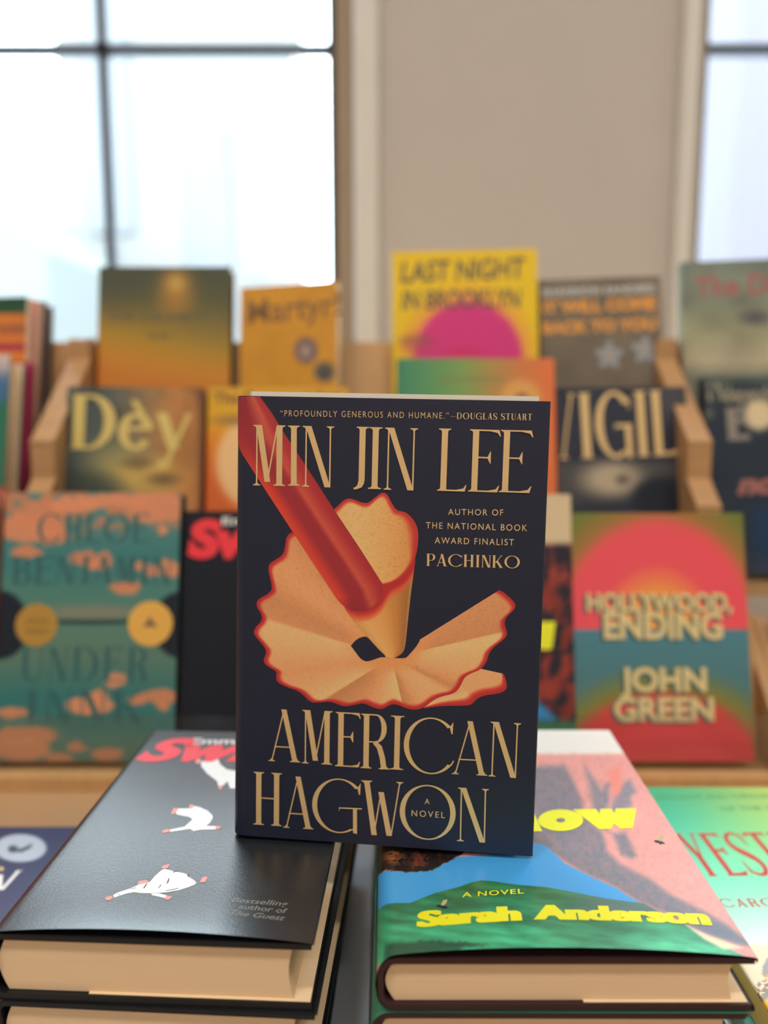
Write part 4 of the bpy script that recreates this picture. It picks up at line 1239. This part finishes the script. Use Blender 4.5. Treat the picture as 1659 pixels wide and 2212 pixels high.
lnd = rb(0, .0265, (862, 1068), (1232, 1068), 'painted landscape novel standing in the front row, mostly hidden by the navy book', paint_land2, res=.0025, edge=(46, 24, 30))
lnd.polys('title_lettering', [lnd.locs([(1100, 1345), (1200, 1343), (1192, 1402), (1172, 1404), (1150, 1390), (1130, 1404), (1112, 1402)])], INKY, .0002)
def paint_sun(u, v, px, py):
    C = ramp(np.clip((py - 1105) / 110, 0, 1), [(0, (74, 112, 50)), (.5, (112, 112, 56)), (1, (150, 104, 62))])
    d = np.sqrt(((px - 1420) / 205) ** 2 + ((py - 1362) / 232) ** 2)
    up = py < 1361
    Cu = ramp(d, [(0, (232, 150, 72)), (.35, (230, 140, 74)), (.52, (222, 104, 84)), (.62, (216, 78, 92)), (.92, (216, 76, 92)), (1.0, (206, 84, 84)), (1.1, (150, 104, 62)), (1.3, (108, 110, 54)), (1.6, (74, 112, 48))])
    C = Cu
    lo = ramp(np.clip((py - 1361) / 100, 0, 1), [(0, (72, 118, 140)), (1, (72, 112, 126))])
    d2 = np.sqrt(((px - 1432) / 225) ** 2 + ((py - 1690) / 190) ** 2)
    lo = mixc(lo, (120, 116, 60), 1 - sstep(1.05, 1.4, d2)); lo = mixc(lo, (206, 60, 70), 1 - sstep(.9, 1.12, d2)); lo = mixc(lo, (214, 66, 78), 1 - sstep(.55, .8, d2))
    lo = mixc(lo, (206, 120, 56), (1 - sstep(.22, .6, np.sqrt(((px - 1430) / 225) ** 2 + ((py - 1670) / 60) ** 2))) * .9)
    C = np.where(up[:, None], C, lo)
    return C
hol = rb(0, .026, (1219, 1108), (1604, 1108), 'sunset striped novel in pink, green and blue at the right end of the front row', paint_sun, res=.0018, edge=(120, 150, 130))
CREAM = mat('ink_sand', (205, 182, 138), .5)
SHAD = mat('ink_slate', (52, 84, 88), .5)
for t, a, b, c in (('HOLLYWOOD,', (1268, 1319), (1582, 1319), 38), ('ENDING', (1305, 1378), (1562, 1378), 56), ('JOHN', (1340, 1492), (1527, 1492), 50), ('GREEN', (1327, 1556), (1543, 1556), 50)):
    hol.text('shadow_lettering', t, (a[0] - 7, a[1] + 5), (b[0] - 7, b[1] + 5), c, SHAD, bold=.035, e=.0002)
    hol.text('title_lettering' if c != 50 else 'author_lettering', t, a, b, c, CREAM, bold=.035, e=.0005)
# second row
def paint_dev(u, v, px, py):
    C = ramp(np.clip((px - 135) / 300, 0, 1), [(0, (68, 78, 80)), (.35, (74, 80, 80)), (.55, (130, 110, 86)), (.8, (172, 118, 70)), (1, (160, 106, 62))])
    n = fbm(px * .02, py * .02, 71)
    C = C * (.8 + .4 * n[:, None])
    C = mixc(C, (150, 140, 96), ell(px, py, 250, 1005, 60, 50, .7) * .8); C = mixc(C, (196, 160, 86), ell(px, py, 310, 1030, 70, 40, .7) * .8); C = mixc(C, (206, 166, 92), ell(px, py, 335, 1008, 26, 14, .6))
    C = mixc(C, (92, 78, 62), ell(px, py, 300, 1000, 34, 14, .8) * .7); C = mixc(C, (98, 76, 58), ell(px, py, 354, 1035, 32, 14, .8) * .8)
    C = mixc(C, (60, 66, 62), ell(px, py, 190, 1060, 70, 40, .6) * .8)
    C = mixc(C, (110, 82, 66), polymask(px, py, [(370, 828), (420, 850), (450, 890), (450, 828)], 8) * .6)
    C = mixc(C, (98, 62, 48), sstep(418, 440, px) * .9)
    return C
dev = rb(1, .022, (140, 838), (438, 838), 'dark painted novel with large pale gold lettering, left in the second row', paint_dev, roll=-.6)
GOLD2 = mat('ink_old_gold', (196, 172, 102), .5)
dev.serif('title_lettering', 'Dey', (150, 970), (412, 970), 118, GOLD2, t=.21, n=.055, sp=.05)
dev.polys('accent_lettering', [dev.locs([(282, 866), (296, 864), (328, 918), (316, 922)])], GOLD2, .00014)
def paint_face(u, v, px, py):
    C = ramp(np.clip((py - 835) / 200, 0, 1), [(0, (196, 146, 50)), (.35, (204, 152, 36)), (.6, (206, 120, 40)), (1, (196, 92, 44))])
    C = mixc(C, (222, 176, 130), ell(px, py, 545, 1000, 78, 98, .15)); C = mixc(C, (120, 92, 76), ell(px, py, 520, 908, 60, 12, .6) * .6)
    return C
fac = rb(1, .021, (447, 836), (752, 836), 'yellow and orange novel with a peach face, second row beside the dark painted novel', paint_face)
fac.text('title_lettering', 'The Correspondent', (462, 872), (740, 866), 24, mat('ink_umber', (90, 62, 36), .5), bold=.02)
def paint_rainbow(u, v, px, py):
    C = ramp(np.clip((px - 858) / 336, 0, 1), [(0, (58, 124, 100)), (.25, (92, 138, 92)), (.42, (116, 144, 84)), (.6, (158, 130, 76)), (.8, (190, 112, 70)), (1, (208, 106, 62))])
    C = mixc(C, (204, 150, 84), ell(px, py, 1125, 862, 44, 42, .3) * .9)
    C = mixc(C, (90, 70, 80), ell(px, py, 1127, 860, 12, 10, .5) * .8)
    return C
rbw = rb(1, .026, (858, 774), (1196, 774), 'green to orange gradient novel with a gold seal, middle of the second row', paint_rainbow, extra=.002)
rbw.text('blurb_lettering', 'FROM THE AUTHOR OF BELOVED NOVELS', (950, 826), (1090, 824), 12, mat('ink_olive', (116, 118, 66), .5), bold=.02)
def paint_vigil(u, v, px, py):
    n = fbm(px * .015, py * .02, 81)
    C = np.tile(np.array([40, 44, 60.]), (len(u), 1)) * (.85 + .3 * n[:, None])
    C = mixc(C, (92, 88, 92), ell(px, py, 1450, 860, 40, 40, .8) * .5)
    C = mixc(C, (80, 76, 78), sstep(985, 1010, py) * (1 - sstep(1040, 1110, py + (px - 1300) * .2)) * .8)
    C = mixc(C, (170, 152, 134), ell(px, py, 1322, 1035, 62, 36, .6)); C = mixc(C, (90, 82, 76), ell(px, py, 1345, 1036, 14, 10, .8))
    C = mixc(C, (28, 34, 48), ell(px, py, 1425, 1075, 58, 44, .3))
    return C
vig = rb(1, .020, (1198, 838), (1484, 838), 'dark novel with tall tan capital letters, right end of the second row', paint_vigil, roll=.6)
TANI = mat('ink_tan', (206, 172, 122), .5)
vig.serif('title_lettering', 'VIGIL.', (1190, 992), (1490, 982), 140, TANI, t=.20, n=.055, sp=.07)
# third row
def paint_olive(u, v, px, py):
    t = np.clip((py - 573) / 260 - (px - 350) / 1500, 0, 1)
    C = ramp(t, [(0, (72, 76, 62)), (.2, (84, 84, 60)), (.45, (124, 106, 58)), (.65, (162, 126, 50)), (.8, (186, 126, 48)), (1, (190, 116, 50))])
    C = mixc(C, (64, 70, 68), ell(px, py, 240, 605, 90, 60, .9) * .6)
    C = mixc(C, (176, 122, 60), ell(px, py, 380, 630, 34, 46, .9) * .8); C = mixc(C, (186, 146, 78), ell(px, py, 380, 612, 18, 18, .9))
    return C
olv = rb(2, .024, (212, 576), (499, 576), 'olive to orange gradient novel with a small glowing spot, left in the top row', paint_olive, name='hardcover_book')
olv.text('title_lettering', 'THE CALAMITY', (232, 694), (456, 692), 18, mat('ink_dark_olive', (96, 86, 54), .5), bold=.03)
olv.text('title_lettering', 'CLUB', (318, 732), (362, 732), 12, MATS['ink_dark_olive'], bold=.03)
def paint_mart(u, v, px, py):
    C = np.tile(np.array([196, 138, 52.]), (len(u), 1)) * (.94 + .1 * fbm(u * 6, v * 8, 91)[:, None])
    C = mixc(C, (112, 92, 100), ell(px, py, 661, 757, 25, 28, .2)); C = mixc(C, (160, 138, 128), ell(px, py, 660, 758, 12, 14, .5))
    C = mixc(C, (98, 92, 88), ell(px, py, 701, 803, 23, 22, .2)); C = mixc(C, (72, 70, 74), ell(px, py, 701, 806, 10, 10, .5))
    return C
INKB = mat('ink_brown', (124, 88, 56), .5)
mar = rb(2, .019, (527, 633), (738, 610), 'mustard paperback with two flower heads, turned slightly left in the top row', paint_mart, yaw=-13, roll=2.8, kind='soft', name='paperback_book', spine=(60, 50, 50), back=(58, 52, 58))
mar.text('title_lettering', 'Martyr!', (536, 700), (736, 680), 52, INKB, bold=.015)
def paint_yel(u, v, px, py):
    C = np.tile(np.array([218, 180, 34.]), (len(u), 1))
    C = mixc(C, (220, 140, 80), ell(px, py, 1010, 772, 134, 142, .22)); C = mixc(C, (200, 52, 124), ell(px, py, 1012, 776, 116, 124, .08))
    C = mixc(C, (198, 42, 96), ell(px, py, 1000, 760, 36, 10, .8) * .7)
    C = mixc(C, (160, 70, 90), ell(px, py, 900, 742, 36, 22, .6) * .5)
    return C
yel = rb(2, .022, (850, 546), (1160, 541), 'bright yellow novel with a magenta half circle, middle of the top row', paint_yel, roll=.8, yaw=-3)
INKD = mat('ink_charcoal', (70, 60, 62), .5)
yel.text('title_lettering', 'LAST NIGHT', (866, 610), (1136, 600), 44, INKD, bold=.02, shear=.15)
yel.text('title_lettering', 'IN BROOKLYN', (868, 668), (1126, 664), 40, INKD, bold=.02, shear=.15)
yel.text('author_lettering', 'XOCHITL', (866, 742), (930, 740), 12, INKB, bold=.02)
def paint_brown(u, v, px, py):
    C = np.tile(np.array([108, 96, 86.]), (len(u), 1)) * (.86 + .26 * fbm(px * .015, py * .015, 95)[:, None])
    for a, b in ((1316, 768), (1394, 756)):
        th = np.arctan2(py - b, px - a)
        d = np.hypot(px - a, py - b) / (24 + 7 * np.cos(5 * th + 1.57))
        C = mixc(C, (142, 146, 156), 1 - sstep(.9, 1.15, d)); C = mixc(C, (160, 140, 134), ell(px, py, a, b, 9, 9, .5))
    return C
brn = rb(2, .020, (1168, 612), (1425, 599), 'brown novel with orange block lettering and two pale flowers, top row', paint_brown, roll=1.6, yaw=-5)
INKO = mat('ink_orange', (206, 138, 56), .5)
INKL = mat('ink_pale_grey', (165, 160, 162), .5)
brn.text('author_lettering', 'SHANNON SANDERS', (1170, 640), (1416, 630), 17, INKL, bold=.06)
brn.text('title_lettering', 'IT WILL COME', (1172, 677), (1418, 666), 25, INKO, bold=.06)
brn.text('title_lettering', 'BACK TO YOU', (1172, 720), (1420, 710), 24, INKO, bold=.06)

# ------------------------------------------------------------------ neighbours on the left and right racks
GL = 'books on the left rack'
def paint_tri(u, v, px, py):
    C = np.tile(np.array([40, 74, 58.]), (len(u), 1))
    C = mixc(C, (198, 116, 56), sstep(676, 682, py)); C = mixc(C, (150, 44, 74), sstep(741, 746, py)); C = mixc(C, (202, 118, 46), sstep(757, 762, py))
    C = mixc(C, (170, 84, 64), polymask(px, py, [(0, 700), (62, 698), (62, 722), (0, 724)], 3) * .7)
    return C
tri = rb(2, .014, (-190, 653), (72, 644), 'green and orange banded book, front one in the top row of the left rack', paint_tri, group=GL, yaw=-6, roll=1.2, extra=.052, name='paperback_book', kind='soft', spine=(190, 90, 110), back=(196, 108, 124), res=.004)
tri.text('title_lettering', 'TRULY A BOOK OF THE YEAR', (-180, 722), (58, 716), 15, INKB, bold=.03)
rb(2, .014, (-170, 646), (83, 650), 'pink covered book standing behind the green and orange banded book', flat((206, 118, 136)), group=GL, extra=.036, yaw=-3, name='paperback_book', kind='soft', back=(200, 90, 100), res=.02)
rb(2, .022, (-160, 650), (100, 652), 'dark hardcover standing at the back of the left rack\'s top row', flat((64, 56, 66)), group=GL, extra=.0, name='hardcover_book', res=.02, edge=(60, 54, 62))
def paint_sea(u, v, px, py):
    C = ramp(np.clip((py - 760) / 300, 0, 1), [(0, (196, 178, 170)), (.12, (168, 152, 168)), (.2, (72, 104, 146)), (.3, (62, 98, 140)), (.4, (40, 104, 86)), (1, (58, 106, 86))])
    return C
rb(1, .036, (-250, 766), (22, 766), 'blue and green seascape novel in the second row of the left rack', paint_sea, group=GL, extra=.02, edge=(196, 180, 160), res=.004)
rb(1, .014, (-240, 782), (66, 782), 'magenta book tucked behind the seascape novel on the left rack', flat((150, 46, 84)), group=GL, extra=.0, edge=(150, 46, 84), res=.02, back=(150, 46, 84))
rb(0, .024, (-380, 1050), (-2, 1050), 'red novel in the front row of the left rack', flat((176, 62, 60)), group=GL, res=.02, edge=(170, 60, 60))
GX = 'books on the right rack'
def paint_grey(u, v, px, py):
    C = ramp(np.clip((py - 560) / 260, 0, 1), [(0, (108, 118, 112)), (.35, (118, 122, 112)), (.6, (146, 144, 122)), (.85, (172, 158, 138)), (1, (110, 112, 104))])
    C = C * (.85 + .3 * fbm(px * .015, py * .02, 99)[:, None])
    C = mixc(C, (74, 74, 82), ell(px, py, 1632, 686, 30, 14, .8) * .9)
    return C
gry = rb(2, .022, (1474, 580), (1760, 553), 'misty grey green novel with a faint red title, top row of the right rack', paint_grey, group=GX, yaw=-9, roll=1.4, res=.004)
gry.text('title_lettering', 'The Dead', (1502, 642), (1745, 628), 44, mat('ink_faded_red', (156, 84, 88), .5), bold=.02)
def paint_ind(u, v, px, py):
    C = np.tile(np.array([36, 46, 62.]), (len(u), 1))
    C = mixc(C, (84, 96, 90), (1 - sstep(816, 850, py + (fbm(px * .03, py * .03, 101) - .5) * 30)) * .8)
    C = mixc(C, (200, 180, 152), ell(px, py, 1640, 895, 34, 34, .3)); C = mixc(C, (84, 84, 82), ell(px, py, 1529, 893, 13, 13, .5))
    C = mixc(C, (26, 52, 88), sstep(1080, 1110, py) * sstep(1610, 1640, px) * .8)
    return C
ind = rb(1, .024, (1520, 812), (1830, 812), 'dark blue novel with a pale moon and grey lettering, second row of the right rack', paint_ind, group=GX, res=.003, extra=.004)
ind.serif('author_lettering', 'IN', (1526, 868), (1570, 866), 42, mat('ink_stone', (128, 122, 108), .5), t=.2, n=.06)
ind.text('author_lettering', 'dependence', (1566, 868), (1720, 864), 34, MATS['ink_stone'], bold=.03)
ind.serif('title_lettering', 'E', (1570, 952), (1622, 950), 70, mat('ink_ash', (124, 116, 114), .5), t=.3, n=.16)
ind.text('author_lettering', 'novels', (1592, 1066), (1800, 1060), 44, mat('ink_rose', (146, 92, 92), .5), bold=.05, shear=.3)
